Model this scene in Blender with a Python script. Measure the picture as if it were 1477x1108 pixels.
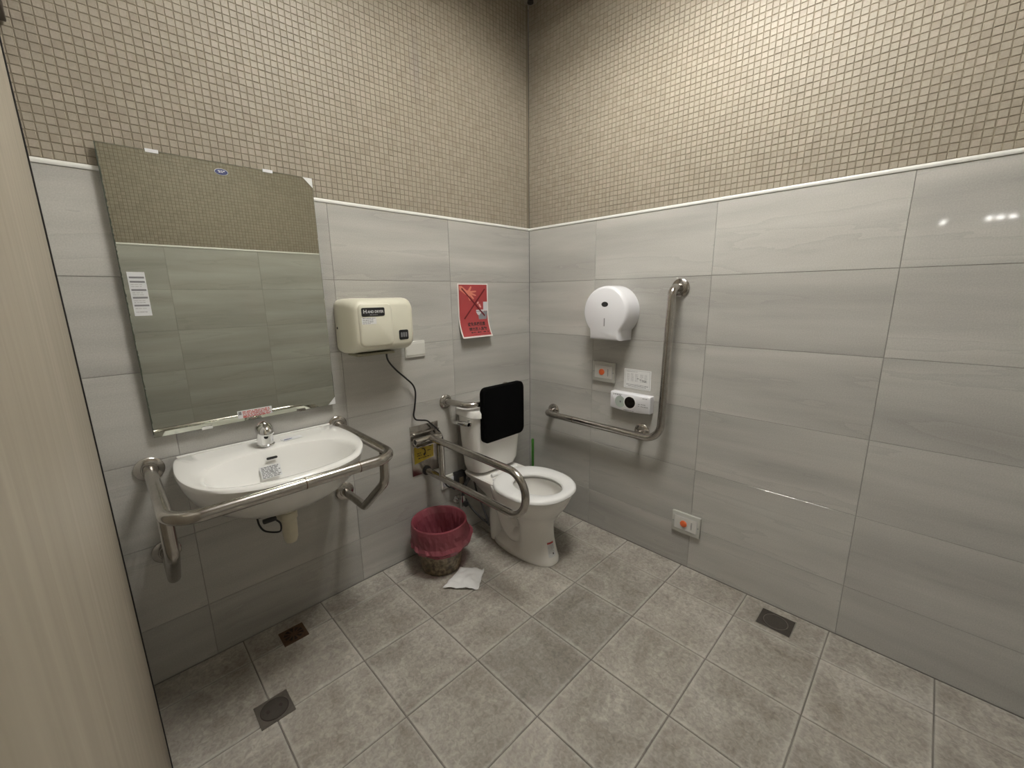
import bpy, bmesh, math, random
import numpy as np
from mathutils import Vector, Matrix, noise

for o in list(bpy.data.objects): bpy.data.objects.remove(o)
scene = bpy.context.scene
COL = scene.collection
PI = math.pi
random.seed(7)

# ------------------------------------------------------------------ camera
CAM = np.array([-1.9156, -1.7873, 1.3537]); YAW, PITCH, ROLL, FPX = 0.7946, -0.2124, -0.0134, 599.0
W, H = 1477, 1108
_f = np.array([math.cos(PITCH)*math.cos(YAW), math.cos(PITCH)*math.sin(YAW), math.sin(PITCH)])
_r0 = np.array([math.sin(YAW), -math.cos(YAW), 0.0]); _u0 = np.cross(_r0, _f)
_r = math.cos(ROLL)*_r0 + math.sin(ROLL)*_u0; _u = -math.sin(ROLL)*_r0 + math.cos(ROLL)*_u0
cam = bpy.data.cameras.new('camera'); camo = bpy.data.objects.new('camera', cam); COL.objects.link(camo)
cam.sensor_fit = 'HORIZONTAL'; cam.sensor_width = 36.0; cam.lens = 36.0*FPX/W; cam.clip_start = 0.01
camo.matrix_world = Matrix(((_r[0], _u[0], -_f[0], CAM[0]), (_r[1], _u[1], -_f[1], CAM[1]), (_r[2], _u[2], -_f[2], CAM[2]), (0, 0, 0, 1)))
scene.camera = camo

# ------------------------------------------------------------------ world, exposure
world = bpy.data.worlds.new('world'); scene.world = world; world.use_nodes = True
world.node_tree.nodes['Background'].inputs[0].default_value = (0.9, 0.95, 1.0, 1)
world.node_tree.nodes['Background'].inputs[1].default_value = 0.05
scene.view_settings.view_transform = 'Standard'; scene.view_settings.look = 'None'
scene.view_settings.exposure = 0.0; scene.view_settings.gamma = 1.0; scene.view_settings.use_curve_mapping = False
TUBE_POWER = 185.0
LAMP_XY = (-0.95, -1.08)

# ------------------------------------------------------------------ dimensions (metres); back wall y = 0, right wall x = 0
XL, YF, ZC = -2.02, -2.25, 2.95
T = 1.7232; ROW = 0.3006
MP = 0.0220                       # mosaic pitch

# ------------------------------------------------------------------ materials
MATS = {}
def nmat(name):
    m = bpy.data.materials.new(name); m.use_nodes = True
    MATS[name] = m
    nt = m.node_tree
    return m, nt, nt.nodes, nt.links, nt.nodes['Principled BSDF']
def plain(name, col, rough=0.5, metal=0.0, coat=0.0, emit=None, estr=0.0, spec=0.5, grain=0.0, gscale=60, bump=0.0):
    m, nt, N, L, B = nmat(name)
    B.inputs['Base Color'].default_value = (*col, 1); B.inputs['Roughness'].default_value = rough
    B.inputs['Metallic'].default_value = metal; B.inputs['Coat Weight'].default_value = coat
    B.inputs['Coat Roughness'].default_value = 0.05
    B.inputs['Specular IOR Level'].default_value = spec
    if emit:
        B.inputs['Emission Color'].default_value = (*emit, 1); B.inputs['Emission Strength'].default_value = estr
    if grain or bump:
        tc = N.new('ShaderNodeTexCoord'); nz = N.new('ShaderNodeTexNoise'); nz.inputs['Scale'].default_value = gscale
        nz.inputs['Detail'].default_value = 4
        L.new(tc.outputs['Object'], nz.inputs['Vector'])
        if grain:
            mr = N.new('ShaderNodeMapRange'); mr.inputs[3].default_value = 1-grain; mr.inputs[4].default_value = 1+grain
            L.new(nz.outputs['Fac'], mr.inputs[0])
            mx = N.new('ShaderNodeMix'); mx.data_type = 'RGBA'; mx.blend_type = 'MULTIPLY'; mx.inputs[0].default_value = 1
            mx.inputs[6].default_value = (*col, 1); L.new(mr.outputs[0], mx.inputs[7]); L.new(mx.outputs[2], B.inputs['Base Color'])
        if bump:
            bp = N.new('ShaderNodeBump'); bp.inputs['Strength'].default_value = bump; bp.inputs['Distance'].default_value = 0.002
            L.new(nz.outputs['Fac'], bp.inputs['Height']); L.new(bp.outputs[0], B.inputs['Normal'])
    return m
def ramp(N, L, src, stops):
    r = N.new('ShaderNodeValToRGB'); e = r.color_ramp.elements
    while len(e) < len(stops): e.new(0.5)
    for k, (p, c) in enumerate(stops): e[k].position = p; e[k].color = (*c, 1)
    L.new(src, r.inputs[0]); return r

def mat_wall_tile():
    m, nt, N, L, B = nmat('wall_tile')
    tc = N.new('ShaderNodeTexCoord'); oi = N.new('ShaderNodeObjectInfo')
    w = N.new('ShaderNodeMath'); w.operation = 'MULTIPLY'; w.inputs[1].default_value = 37.0; L.new(oi.outputs['Random'], w.inputs[0])
    # slanted, strongly stretched coordinates
    mp = N.new('ShaderNodeMapping'); mp.inputs['Rotation'].default_value = (0, math.radians(5), 0); mp.inputs['Scale'].default_value = (0.6, 1.0, 5.2)
    L.new(tc.outputs['Object'], mp.inputs[0])
    n1 = N.new('ShaderNodeTexNoise'); n1.noise_dimensions = '4D'; n1.inputs['Scale'].default_value = 1.2; n1.inputs['Detail'].default_value = 6; n1.inputs['Roughness'].default_value = 0.52; n1.inputs['Distortion'].default_value = 0.28
    L.new(mp.outputs[0], n1.inputs['Vector']); L.new(w.outputs[0], n1.inputs['W'])
    # sharp edged veins: fractional steps of the noise
    ms = N.new('ShaderNodeMath'); ms.operation = 'MULTIPLY'; ms.inputs[1].default_value = 5.0; L.new(n1.outputs['Fac'], ms.inputs[0])
    fr = N.new('ShaderNodeMath'); fr.operation = 'FRACT'; L.new(ms.outputs[0], fr.inputs[0])
    r1 = ramp(N, L, n1.outputs['Fac'], [(0.30, (0.37, 0.36, 0.335)), (0.5, (0.455, 0.445, 0.415)), (0.70, (0.535, 0.525, 0.49))])
    r2 = ramp(N, L, fr.outputs[0], [(0.0, (0.76, 0.76, 0.765)), (0.10, (0.90, 0.90, 0.90)), (0.55, (1.0, 1.0, 1.0)), (1.0, (1.08, 1.08, 1.07))])
    mx = N.new('ShaderNodeMix'); mx.data_type = 'RGBA'; mx.blend_type = 'MULTIPLY'; mx.inputs[0].default_value = 0.36
    L.new(r1.outputs[0], mx.inputs[6]); L.new(r2.outputs[0], mx.inputs[7])
    n2 = N.new('ShaderNodeTexNoise'); n2.inputs['Scale'].default_value = 260; n2.inputs['Detail'].default_value = 2; L.new(tc.outputs['Object'], n2.inputs['Vector'])
    mr = N.new('ShaderNodeMapRange'); mr.inputs[3].default_value = 0.82; mr.inputs[4].default_value = 1.18; L.new(n2.outputs['Fac'], mr.inputs[0])
    mv = N.new('ShaderNodeMapRange'); mv.inputs[3].default_value = 0.95; mv.inputs[4].default_value = 1.05; L.new(oi.outputs['Random'], mv.inputs[0])
    mm = N.new('ShaderNodeMath'); mm.operation = 'MULTIPLY'; L.new(mr.outputs[0], mm.inputs[0]); L.new(mv.outputs[0], mm.inputs[1])
    m2 = N.new('ShaderNodeMix'); m2.data_type = 'RGBA'; m2.blend_type = 'MULTIPLY'; m2.inputs[0].default_value = 1
    L.new(mx.outputs[2], m2.inputs[6]); L.new(mm.outputs[0], m2.inputs[7]); L.new(m2.outputs[2], B.inputs['Base Color'])
    B.inputs['Roughness'].default_value = 0.045; B.inputs['Specular IOR Level'].default_value = 0.4
mat_wall_tile()

def mat_mosaic():
    m, nt, N, L, B = nmat('mosaic')
    g = N.new('ShaderNodeNewGeometry')
    add = N.new('ShaderNodeVectorMath'); add.operation = 'ADD'; add.inputs[1].default_value = (-0.0110+10*MP*20, -0.0110+10*MP*20, -T-0.014)
    L.new(g.outputs['Position'], add.inputs[0])
    sc = N.new('ShaderNodeVectorMath'); sc.operation = 'SCALE'; sc.inputs['Scale'].default_value = 1/MP; L.new(add.outputs[0], sc.inputs[0])
    half = N.new('ShaderNodeVectorMath'); half.operation = 'ADD'; half.inputs[1].default_value = (0.5, 0.5, 0.0); L.new(sc.outputs[0], half.inputs[0])
    fl = N.new('ShaderNodeVectorMath'); fl.operation = 'FLOOR'; L.new(half.outputs[0], fl.inputs[0])
    wn = N.new('ShaderNodeTexWhiteNoise'); L.new(fl.outputs[0], wn.inputs['Vector'])
    r = ramp(N, L, wn.outputs['Value'], [(0.0, (0.285, 0.248, 0.193)), (0.35, (0.31, 0.275, 0.217)), (0.7, (0.325, 0.29, 0.228)), (1.0, (0.335, 0.29, 0.232))])
    nz = N.new('ShaderNodeTexNoise'); nz.inputs['Scale'].default_value = 240; nz.inputs['Detail'].default_value = 3; L.new(g.outputs['Position'], nz.inputs['Vector'])
    mr = N.new('ShaderNodeMapRange'); mr.inputs[3].default_value = 0.78; mr.inputs[4].default_value = 1.22; L.new(nz.outputs['Fac'], mr.inputs[0])
    mx = N.new('ShaderNodeMix'); mx.data_type = 'RGBA'; mx.blend_type = 'MULTIPLY'; mx.inputs[0].default_value = 1
    L.new(r.outputs[0], mx.inputs[6]); L.new(mr.outputs[0], mx.inputs[7])
    # greyish smear of dirt high on the back wall, with a shape of its own
    sep = N.new('ShaderNodeSeparateXYZ'); L.new(g.outputs['Position'], sep.inputs[0])
    dv = N.new('ShaderNodeVectorMath'); dv.operation = 'SUBTRACT'; dv.inputs[1].default_value = (-0.735, 0, 2.36); L.new(g.outputs['Position'], dv.inputs[0])
    ds = N.new('ShaderNodeVectorMath'); ds.operation = 'MULTIPLY'; ds.inputs[1].default_value = (24, 24, 4.6); L.new(dv.outputs[0], ds.inputs[0])
    ln = N.new('ShaderNodeVectorMath'); ln.operation = 'LENGTH'; L.new(ds.outputs[0], ln.inputs[0])
    sm = N.new('ShaderNodeMapRange'); sm.interpolation_type = 'SMOOTHSTEP'; sm.inputs[1].default_value = 0.0; sm.inputs[2].default_value = 1.0; sm.inputs[3].default_value = 0.45; sm.inputs[4].default_value = 0.0
    L.new(ln.outputs['Value'], sm.inputs[0])
    m3 = N.new('ShaderNodeMix'); m3.data_type = 'RGBA'; L.new(sm.outputs[0], m3.inputs[0]); L.new(mx.outputs[2], m3.inputs[6]); m3.inputs[7].default_value = (0.22, 0.2, 0.19, 1)
    L.new(m3.outputs[2], B.inputs['Base Color'])
    B.inputs['Roughness'].default_value = 0.5; B.inputs['Specular IOR Level'].default_value = 0.4
mat_mosaic()

def mat_floor_tile():
    m, nt, N, L, B = nmat('floor_tile')
    tc = N.new('ShaderNodeTexCoord'); oi = N.new('ShaderNodeObjectInfo')
    w = N.new('ShaderNodeMath'); w.operation = 'MULTIPLY'; w.inputs[1].default_value = 50.0; L.new(oi.outputs['Random'], w.inputs[0])
    n1 = N.new('ShaderNodeTexNoise'); n1.noise_dimensions = '4D'; n1.inputs['Scale'].default_value = 5; n1.inputs['Detail'].default_value = 8; n1.inputs['Roughness'].default_value = 0.68; n1.inputs['Distortion'].default_value = 1.2
    L.new(tc.outputs['Object'], n1.inputs['Vector']); L.new(w.outputs[0], n1.inputs['W'])
    r1 = ramp(N, L, n1.outputs['Fac'], [(0.28, (0.215, 0.19, 0.16)), (0.5, (0.325, 0.30, 0.262)), (0.72, (0.45, 0.425, 0.38))])
    n2 = N.new('ShaderNodeTexNoise'); n2.inputs['Scale'].default_value = 70; n2.inputs['Detail'].default_value = 4; n2.inputs['Distortion'].default_value = 1.0; L.new(tc.outputs['Object'], n2.inputs['Vector'])
    mr = N.new('ShaderNodeMapRange'); mr.inputs[3].default_value = 0.42; mr.inputs[4].default_value = 1.58; L.new(n2.outputs['Fac'], mr.inputs[0])
    mx = N.new('ShaderNodeMix'); mx.data_type = 'RGBA'; mx.blend_type = 'MULTIPLY'; mx.inputs[0].default_value = 1
    L.new(r1.outputs[0], mx.inputs[6]); L.new(mr.outputs[0], mx.inputs[7])
    m2 = N.new('ShaderNodeMix'); m2.data_type = 'RGBA'; m2.blend_type = 'MULTIPLY'; m2.inputs[0].default_value = 1
    L.new(mx.outputs[2], m2.inputs[6]); L.new(oi.outputs['Color'], m2.inputs[7])
    # pale chalky wear along the tile edges
    sub = N.new('ShaderNodeVectorMath'); sub.operation = 'SUBTRACT'; sub.inputs[1].default_value = (0.5, 0.5, 0.5); L.new(tc.outputs['Generated'], sub.inputs[0])
    ab = N.new('ShaderNodeVectorMath'); ab.operation = 'ABSOLUTE'; L.new(sub.outputs[0], ab.inputs[0])
    sp = N.new('ShaderNodeSeparateXYZ'); L.new(ab.outputs[0], sp.inputs[0])
    mxx = N.new('ShaderNodeMath'); mxx.operation = 'MAXIMUM'; L.new(sp.outputs['X'], mxx.inputs[0]); L.new(sp.outputs['Z'], mxx.inputs[1])
    wob = N.new('ShaderNodeMath'); wob.operation = 'MULTIPLY_ADD'; wob.inputs[1].default_value = 0.10; L.new(n1.outputs['Fac'], wob.inputs[0]); L.new(mxx.outputs[0], wob.inputs[2])
    er = N.new('ShaderNodeMapRange'); er.interpolation_type = 'SMOOTHSTEP'; er.inputs[1].default_value = 0.485; er.inputs[2].default_value = 0.565; er.inputs[3].default_value = 0.0; er.inputs[4].default_value = 0.6; L.new(wob.outputs[0], er.inputs[0])
    m3 = N.new('ShaderNodeMix'); m3.data_type = 'RGBA'; L.new(er.outputs[0], m3.inputs[0]); L.new(m2.outputs[2], m3.inputs[6]); m3.inputs[7].default_value = (0.50, 0.475, 0.43, 1)
    L.new(m3.outputs[2], B.inputs['Base Color'])
    bp = N.new('ShaderNodeBump'); bp.inputs['Strength'].default_value = 0.35; bp.inputs['Distance'].default_value = 0.002
    L.new(n2.outputs['Fac'], bp.inputs['Height']); L.new(bp.outputs[0], B.inputs['Normal'])
    B.inputs['Roughness'].default_value = 0.5; B.inputs['Specular IOR Level'].default_value = 0.4
mat_floor_tile()

def mat_door():
    m, nt, N, L, B = nmat('door_laminate')
    tc = N.new('ShaderNodeTexCoord'); mp = N.new('ShaderNodeMapping'); mp.inputs['Scale'].default_value = (1, 9, 0.7); L.new(tc.outputs['Object'], mp.inputs[0])
    n1 = N.new('ShaderNodeTexNoise'); n1.inputs['Scale'].default_value = 3; n1.inputs['Detail'].default_value = 6; n1.inputs['Distortion'].default_value = 0.6; L.new(mp.outputs[0], n1.inputs['Vector'])
    r = ramp(N, L, n1.outputs['Fac'], [(0.25, (0.27, 0.24, 0.187)), (0.55, (0.325, 0.29, 0.23)), (0.8, (0.375, 0.335, 0.27))])
    L.new(r.outputs[0], B.inputs['Base Color']); B.inputs['Roughness'].default_value = 0.5; B.inputs['Specular IOR Level'].default_value = 0.25
mat_door()

def mat_steel():
    m, nt, N, L, B = nmat('steel')
    tc = N.new('ShaderNodeTexCoord'); n1 = N.new('ShaderNodeTexNoise'); n1.inputs['Scale'].default_value = 40; n1.inputs['Detail'].default_value = 5
    L.new(tc.outputs['Object'], n1.inputs['Vector'])
    r = ramp(N, L, n1.outputs['Fac'], [(0.3, (0.44, 0.415, 0.385)), (0.7, (0.54, 0.515, 0.485))])
    L.new(r.outputs[0], B.inputs['Base Color']); B.inputs['Metallic'].default_value = 1
    mr = N.new('ShaderNodeMapRange'); mr.inputs[3].default_value = 0.15; mr.inputs[4].default_value = 0.27; L.new(n1.outputs['Fac'], mr.inputs[0]); L.new(mr.outputs[0], B.inputs['Roughness'])
mat_steel()

def mat_bin():
    m, nt, N, L, B = nmat('bin_speckle')
    tc = N.new('ShaderNodeTexCoord'); n1 = N.new('ShaderNodeTexNoise'); n1.inputs['Scale'].default_value = 55; n1.inputs['Detail'].default_value = 6; L.new(tc.outputs['Object'], n1.inputs['Vector'])
    r = ramp(N, L, n1.outputs['Fac'], [(0.35, (0.06, 0.045, 0.028)), (0.5, (0.16, 0.12, 0.07)), (0.68, (0.30, 0.24, 0.16))])
    L.new(r.outputs[0], B.inputs['Base Color']); B.inputs['Roughness'].default_value = 0.4
mat_bin()

def mat_liner():
    m, nt, N, L, B = nmat('pink_plastic')
    B.inputs['Base Color'].default_value = (0.36, 0.095, 0.125, 1); B.inputs['Roughness'].default_value = 0.16; B.inputs['Specular IOR Level'].default_value = 0.7
    tc = N.new('ShaderNodeTexCoord'); vz = N.new('ShaderNodeTexVoronoi'); vz.feature = 'SMOOTH_F1'; vz.inputs['Scale'].default_value = 22; vz.inputs['Smoothness'].default_value = 0.4
    nz = N.new('ShaderNodeTexNoise'); nz.inputs['Scale'].default_value = 9; nz.inputs['Detail'].default_value = 3; nz.inputs['Distortion'].default_value = 2.0
    mw = N.new('ShaderNodeMapping'); mw.inputs['Scale'].default_value = (1, 1, 0.45); L.new(tc.outputs['Object'], mw.inputs[0]); L.new(mw.outputs[0], nz.inputs['Vector']); L.new(mw.outputs[0], vz.inputs['Vector'])
    ad = N.new('ShaderNodeMath'); ad.operation = 'ADD'; L.new(nz.outputs['Fac'], ad.inputs[0]); L.new(vz.outputs['Distance'], ad.inputs[1])
    bp = N.new('ShaderNodeBump'); bp.inputs['Strength'].default_value = 0.5; bp.inputs['Distance'].default_value = 0.008; L.new(ad.outputs[0], bp.inputs['Height']); L.new(bp.outputs[0], B.inputs['Normal'])
    tr = N.new('ShaderNodeBsdfTransparent'); tr.inputs[0].default_value = (0.85, 0.35, 0.45, 1)
    tl = N.new('ShaderNodeBsdfTranslucent'); tl.inputs[0].default_value = (0.5, 0.11, 0.16, 1)
    m1 = N.new('ShaderNodeMixShader'); m1.inputs[0].default_value = 0.3; L.new(B.outputs[0], m1.inputs[1]); L.new(tl.outputs[0], m1.inputs[2])
    m2 = N.new('ShaderNodeMixShader'); m2.inputs[0].default_value = 0.14; L.new(m1.outputs[0], m2.inputs[1]); L.new(tr.outputs[0], m2.inputs[2])
    L.new(m2.outputs[0], N['Material Output'].inputs[0])
mat_liner()

plain('grout', (0.30, 0.29, 0.27), 0.9); plain('mosaic_grout', (0.205, 0.172, 0.125), 0.9, grain=0.25, gscale=6)
plain('floor_grout', (0.19, 0.175, 0.155), 0.9, grain=0.45, gscale=7)
plain('white_trim', (0.82, 0.82, 0.78), 0.35); plain('ceiling_white', (0.62, 0.6, 0.56), 0.85, grain=0.05)
plain('plaster', (0.6, 0.58, 0.54), 0.8, grain=0.06)
plain('porcelain', (0.84, 0.835, 0.81), 0.12, coat=0.5); plain('porcelain_wc', (0.86, 0.845, 0.81), 0.16, coat=0.4)
plain('seat_white', (0.90, 0.90, 0.89), 0.25); plain('chrome', (0.78, 0.78, 0.78), 0.07, metal=1)
plain('mirror_silver', (0.665, 0.685, 0.615), 0.012, metal=1); plain('mirror_edge', (0.06, 0.07, 0.05), 0.5)
plain('cream_plastic', (0.70, 0.68, 0.56), 0.32, grain=0.03, gscale=10); plain('cream_dark', (0.30, 0.28, 0.2), 0.5)
plain('pipe_cream', (0.62, 0.58, 0.45), 0.4, grain=0.12, gscale=30)
plain('white_plastic', (0.82, 0.82, 0.85), 0.25); plain('ivory_plate', (0.68, 0.67, 0.62), 0.3); plain('ivory_shadow', (0.45, 0.44, 0.40), 0.5)
plain('black_plastic', (0.012, 0.012, 0.013), 0.35); plain('black_pad', (0.0012, 0.0012, 0.0013), 0.8, spec=0.06); plain('lens_black', (0.01, 0.007, 0.006), 0.12)
plain('dark_rust', (0.10, 0.055, 0.03), 0.6, metal=0.4, grain=0.35, gscale=50); plain('rust_deep', (0.022, 0.013, 0.009), 0.8)
plain('drain_metal', (0.20, 0.18, 0.155), 0.4, metal=0.7, grain=0.35, gscale=60); plain('drain_dark', (0.05, 0.042, 0.034), 0.55, metal=0.3, grain=0.3, gscale=70)
plain('drain_rim', (0.7, 0.69, 0.66), 0.25, metal=1)
plain('paper_white', (0.80, 0.80, 0.79), 0.8); plain('sticker_white', (0.70, 0.71, 0.72), 0.5); plain('ink', (0.012, 0.010, 0.012), 0.6); plain('ink_grey', (0.22, 0.22, 0.23), 0.6); plain('ink_pale', (0.48, 0.48, 0.48), 0.6)
plain('ink_red', (0.52, 0.09, 0.08), 0.6); plain('ink_blue', (0.05, 0.06, 0.16), 0.5)
plain('poster_red', (0.36, 0.048, 0.05), 0.45, grain=0.08, gscale=8); plain('poster_dark_red', (0.13, 0.002, 0.008), 0.5); plain('poster_skin', (0.66, 0.23, 0.16), 0.5)
plain('poster_white', (0.62, 0.63, 0.64), 0.5); plain('poster_grey', (0.24, 0.25, 0.27), 0.5); plain('poster_border', (0.78, 0.74, 0.70), 0.5); plain('poster_pink', (0.75, 0.40, 0.36), 0.5)
plain('yellow_sticker', (0.50, 0.38, 0.03), 0.45, grain=0.25, gscale=40); plain('orange_button', (0.80, 0.16, 0.05), 0.35)
plain('clear_case', (0.50, 0.50, 0.46), 0.12); plain('case_inner', (0.68, 0.675, 0.645), 0.4); plain('sage', (0.42, 0.47, 0.43), 0.3)
plain('green_plastic', (0.04, 0.17, 0.02), 0.4); plain('bristle', (0.5, 0.5, 0.48), 0.9)
plain('tube_glow', (0.9, 0.9, 0.9), 0.5, emit=(1.0, 0.975, 0.92), estr=TUBE_POWER); plain('corridor_glow', (0.9, 0.9, 0.9), 0.5, emit=(1.0, 0.98, 0.94), estr=110.0)
plain('fill_panel_glow', (0.9, 0.9, 0.9), 0.5, emit=(1.0, 0.98, 0.94), estr=9.0); plain('fixture_white', (0.75, 0.75, 0.73), 0.4); plain('louvre', (0.35, 0.35, 0.34), 0.6); plain('sprinkler_grey', (0.35, 0.33, 0.29), 0.4, metal=0.6)
plain('rail_dark', (0.06, 0.045, 0.035), 0.5); plain('hose', (0.03, 0.03, 0.03), 0.5); plain('copper_dark', (0.10, 0.08, 0.05), 0.45)

# ------------------------------------------------------------------ mesh helpers
class MB:
    def __init__(s): s.v = []; s.f = []; s.mi = []; s.cur = 0
    def add(s, verts, faces):
        b = len(s.v); s.v += [tuple(p) for p in verts]
        for f in faces: s.f.append(tuple(b+i for i in f)); s.mi.append(s.cur)
        return s
    def box(s, x0, x1, y0, y1, z0, z1):
        v = [(x, y, z) for x in (x0, x1) for y in (y0, y1) for z in (z0, z1)]
        return s.add(v, [(0, 1, 3, 2), (4, 6, 7, 5), (0, 4, 5, 1), (2, 3, 7, 6), (0, 2, 6, 4), (1, 5, 7, 3)])
    def loft(s, rings, cap0=True, cap1=True, closed=True):
        n = len(rings[0]); v = [p for r in rings for p in r]; f = []
        for i in range(len(rings)-1):
            for k in range(n if closed else n-1):
                k2 = (k+1) % n
                f.append((i*n+k, i*n+k2, (i+1)*n+k2, (i+1)*n+k))
        if cap0: f.append(tuple(range(n-1, -1, -1)))
        if cap1: f.append(tuple((len(rings)-1)*n+k for k in range(n)))
        return s.add(v, f)
    def tube(s, path, r, n=14, caps=True, closed=False):
        P = [Vector(p) for p in path]; rings = []
        rr = r if hasattr(r, '__len__') else [r]*len(P)
        t0 = (P[1]-P[0]).normalized(); a = Vector((0, 0, 1)) if abs(t0.z) < 0.9 else Vector((1, 0, 0))
        nrm = (a - t0*a.dot(t0)).normalized()
        for i, p in enumerate(P):
            if i == 0: t = t0
            elif i == len(P)-1: t = (P[i]-P[i-1]).normalized()
            else: t = ((P[i+1]-P[i]).normalized()+(P[i]-P[i-1]).normalized()).normalized()
            nrm = (nrm - t*nrm.dot(t)).normalized(); bn = t.cross(nrm)
            rings.append([p + (nrm*math.cos(2*PI*k/n)+bn*math.sin(2*PI*k/n))*rr[i] for k in range(n)])
        return s.loft(rings, caps, caps)
    def lathe(s, prof, o=(0, 0, 0), axis='z', n=32, caps=(True, True)):
        o = Vector(o); fr = {'z': (Vector((1, 0, 0)), Vector((0, 1, 0)), Vector((0, 0, 1))), '-y': (Vector((1, 0, 0)), Vector((0, 0, 1)), Vector((0, -1, 0))),
              '-x': (Vector((0, -1, 0)), Vector((0, 0, 1)), Vector((-1, 0, 0)))}[axis] if isinstance(axis, str) else axis
        rings = [[o + (fr[0]*math.cos(2*PI*k/n)+fr[1]*math.sin(2*PI*k/n))*r + fr[2]*h for k in range(n)] for r, h in prof]
        return s.loft(rings, *caps)
    def slab(s, pts, fn, d0, d1):          # 2-D outline pts, fn(u, v, d) -> point
        n = len(pts)
        return s.loft([[fn(u, v, d0) for u, v in pts], [fn(u, v, d1) for u, v in pts]])
    def build(s, name, mats, parent=None, smooth=True, bevel=0.0, segs=2, angle=35):
        me = bpy.data.meshes.new(name); me.from_pydata(s.v, [], s.f)
        if isinstance(mats, str): mats = [mats]
        for m in mats: me.materials.append(MATS[m])
        me.polygons.foreach_set('material_index', s.mi)
        bm = bmesh.new(); bm.from_mesh(me)
        bmesh.ops.recalc_face_normals(bm, faces=bm.faces)
        if bevel:
            es = [e for e in bm.edges if len(e.link_faces) == 2 and e.calc_face_angle(0) > math.radians(angle)]
            bmesh.ops.bevel(bm, geom=es, offset=bevel, segments=segs, affect='EDGES', profile=0.5, clamp_overlap=True)
        if smooth:
            for f in bm.faces: f.smooth = True
            for e in bm.edges:
                if len(e.link_faces) == 2 and e.calc_face_angle(0) > math.radians(40): e.smooth = False
        bm.to_mesh(me); bm.free()
        o = bpy.data.objects.new(name, me); COL.objects.link(o)
        if parent: o.parent = parent
        return o
def tag(o, label=None, cat=None, group=None, kind=None):
    if label: o['label'] = label
    if cat: o['category'] = cat
    if group: o['group'] = group
    if kind: o['kind'] = kind
    return o
def thing(name, label, cat, group=None):
    o = bpy.data.objects.new(name, None); COL.objects.link(o); o.empty_display_size = 0.05
    return tag(o, label, cat, group)
def settle(root, loc):              # put the Empty of a thing at its base while the parts stay where they are
    root.location = loc
    for c in root.children: c.location = Vector(c.location) - Vector(loc)
    return root
def fillet(pts, r, seg=8):
    P = [Vector(p) for p in pts]; out = [P[0]]
    for i in range(1, len(P)-1):
        rr = r[i-1] if hasattr(r, '__len__') else r
        a, b, c = P[i-1], P[i], P[i+1]; u = (a-b).normalized(); w = (c-b).normalized()
        ang = math.acos(max(-1, min(1, u.dot(w)))); d = rr/math.tan(ang/2); d = min(d, 0.48*(a-b).length, 0.48*(c-b).length); rr = d*math.tan(ang/2)
        cen = b + (u+w).normalized()*(rr/math.sin(ang/2)); s0 = b+u*d-cen; s1 = b+w*d-cen; tot = PI-ang; ax = s0.cross(s1)
        if ax.length < 1e-9: out.append(b); continue
        ax.normalize()
        for k in range(seg+1): out.append(cen + Matrix.Rotation(tot*k/seg, 3, ax) @ s0)
    out.append(P[-1]); return out
def smooth_path(pts, seg=6):
    P = [Vector(p) for p in pts]; out = []
    for i in range(len(P)-1):
        p0 = P[max(i-1, 0)]; p1 = P[i]; p2 = P[i+1]; p3 = P[min(i+2, len(P)-1)]
        for k in range(seg):
            t = k/seg
            out.append(0.5*((2*p1)+(p2-p0)*t+(2*p0-5*p1+4*p2-p3)*t*t+(3*p1-p0-3*p2+p3)*t**3))
    out.append(P[-1]); return out
def rrect(w, h, r, n=5):
    out = []
    for cx, cy, a in ((w/2-r, h/2-r, 0), (-w/2+r, h/2-r, PI/2), (-w/2+r, -h/2+r, PI), (w/2-r, -h/2+r, 1.5*PI)):
        for k in range(n+1): out.append((cx+r*math.cos(a+PI/2*k/n), cy+r*math.sin(a+PI/2*k/n)))
    return out
def ellipse(a, b, n=32, cx=0, cy=0): return [(cx+a*math.cos(2*PI*k/n), cy+b*math.sin(2*PI*k/n)) for k in range(n)]
def fnA(cx, cz, y0=0.0): return lambda u, v, d: (cx+u, y0-d, cz+v)          # on the back wall; u to the right, v up, d out of the wall
def fnB(cy, cz, x0=0.0): return lambda u, v, d: (x0-d, cy-u, cz+v)          # on the right wall; u to the right (towards -y)
def fnF(cx, cy, z0=0.0): return lambda u, v, d: (cx+u, cy+v, z0+d)          # on the floor
def decal(name, pts, fn, d, mat, parent, t=0.0006):
    return MB().slab(pts, fn, d, d+t).build(name, mat, parent, smooth=False)
def text_mesh(body, size, thick=0.0):
    c = bpy.data.curves.new('t', 'FONT'); c.body = body; c.size = size; c.align_x = 'CENTER'; c.align_y = 'CENTER'; c.offset = thick; c.resolution_u = 3
    o = bpy.data.objects.new('t', c); COL.objects.link(o); bpy.context.view_layer.update()
    me = bpy.data.meshes.new_from_object(o.evaluated_get(bpy.context.evaluated_depsgraph_get()))
    v = [tuple(p.co) for p in me.vertices]; f = [tuple(p.vertices) for p in me.polygons]
    bpy.data.objects.remove(o); bpy.data.curves.remove(c); bpy.data.meshes.remove(me)
    return v, f
def lettering(name, body, size, fn, d, mat, parent, thick=0.0, width=None, height=None):
    v, f = text_mesh(body, size, thick)
    xs = [p[0] for p in v]; ys = [p[1] for p in v]; cx, cy = (min(xs)+max(xs))/2, (min(ys)+max(ys))/2
    sx = width/(max(xs)-min(xs)) if width else 1; sy = height/(max(ys)-min(ys)) if height else sx
    return MB().add([fn((p[0]-cx)*sx, (p[1]-cy)*sy, d) for p in v], f).build(name, mat, parent, smooth=False)
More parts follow.
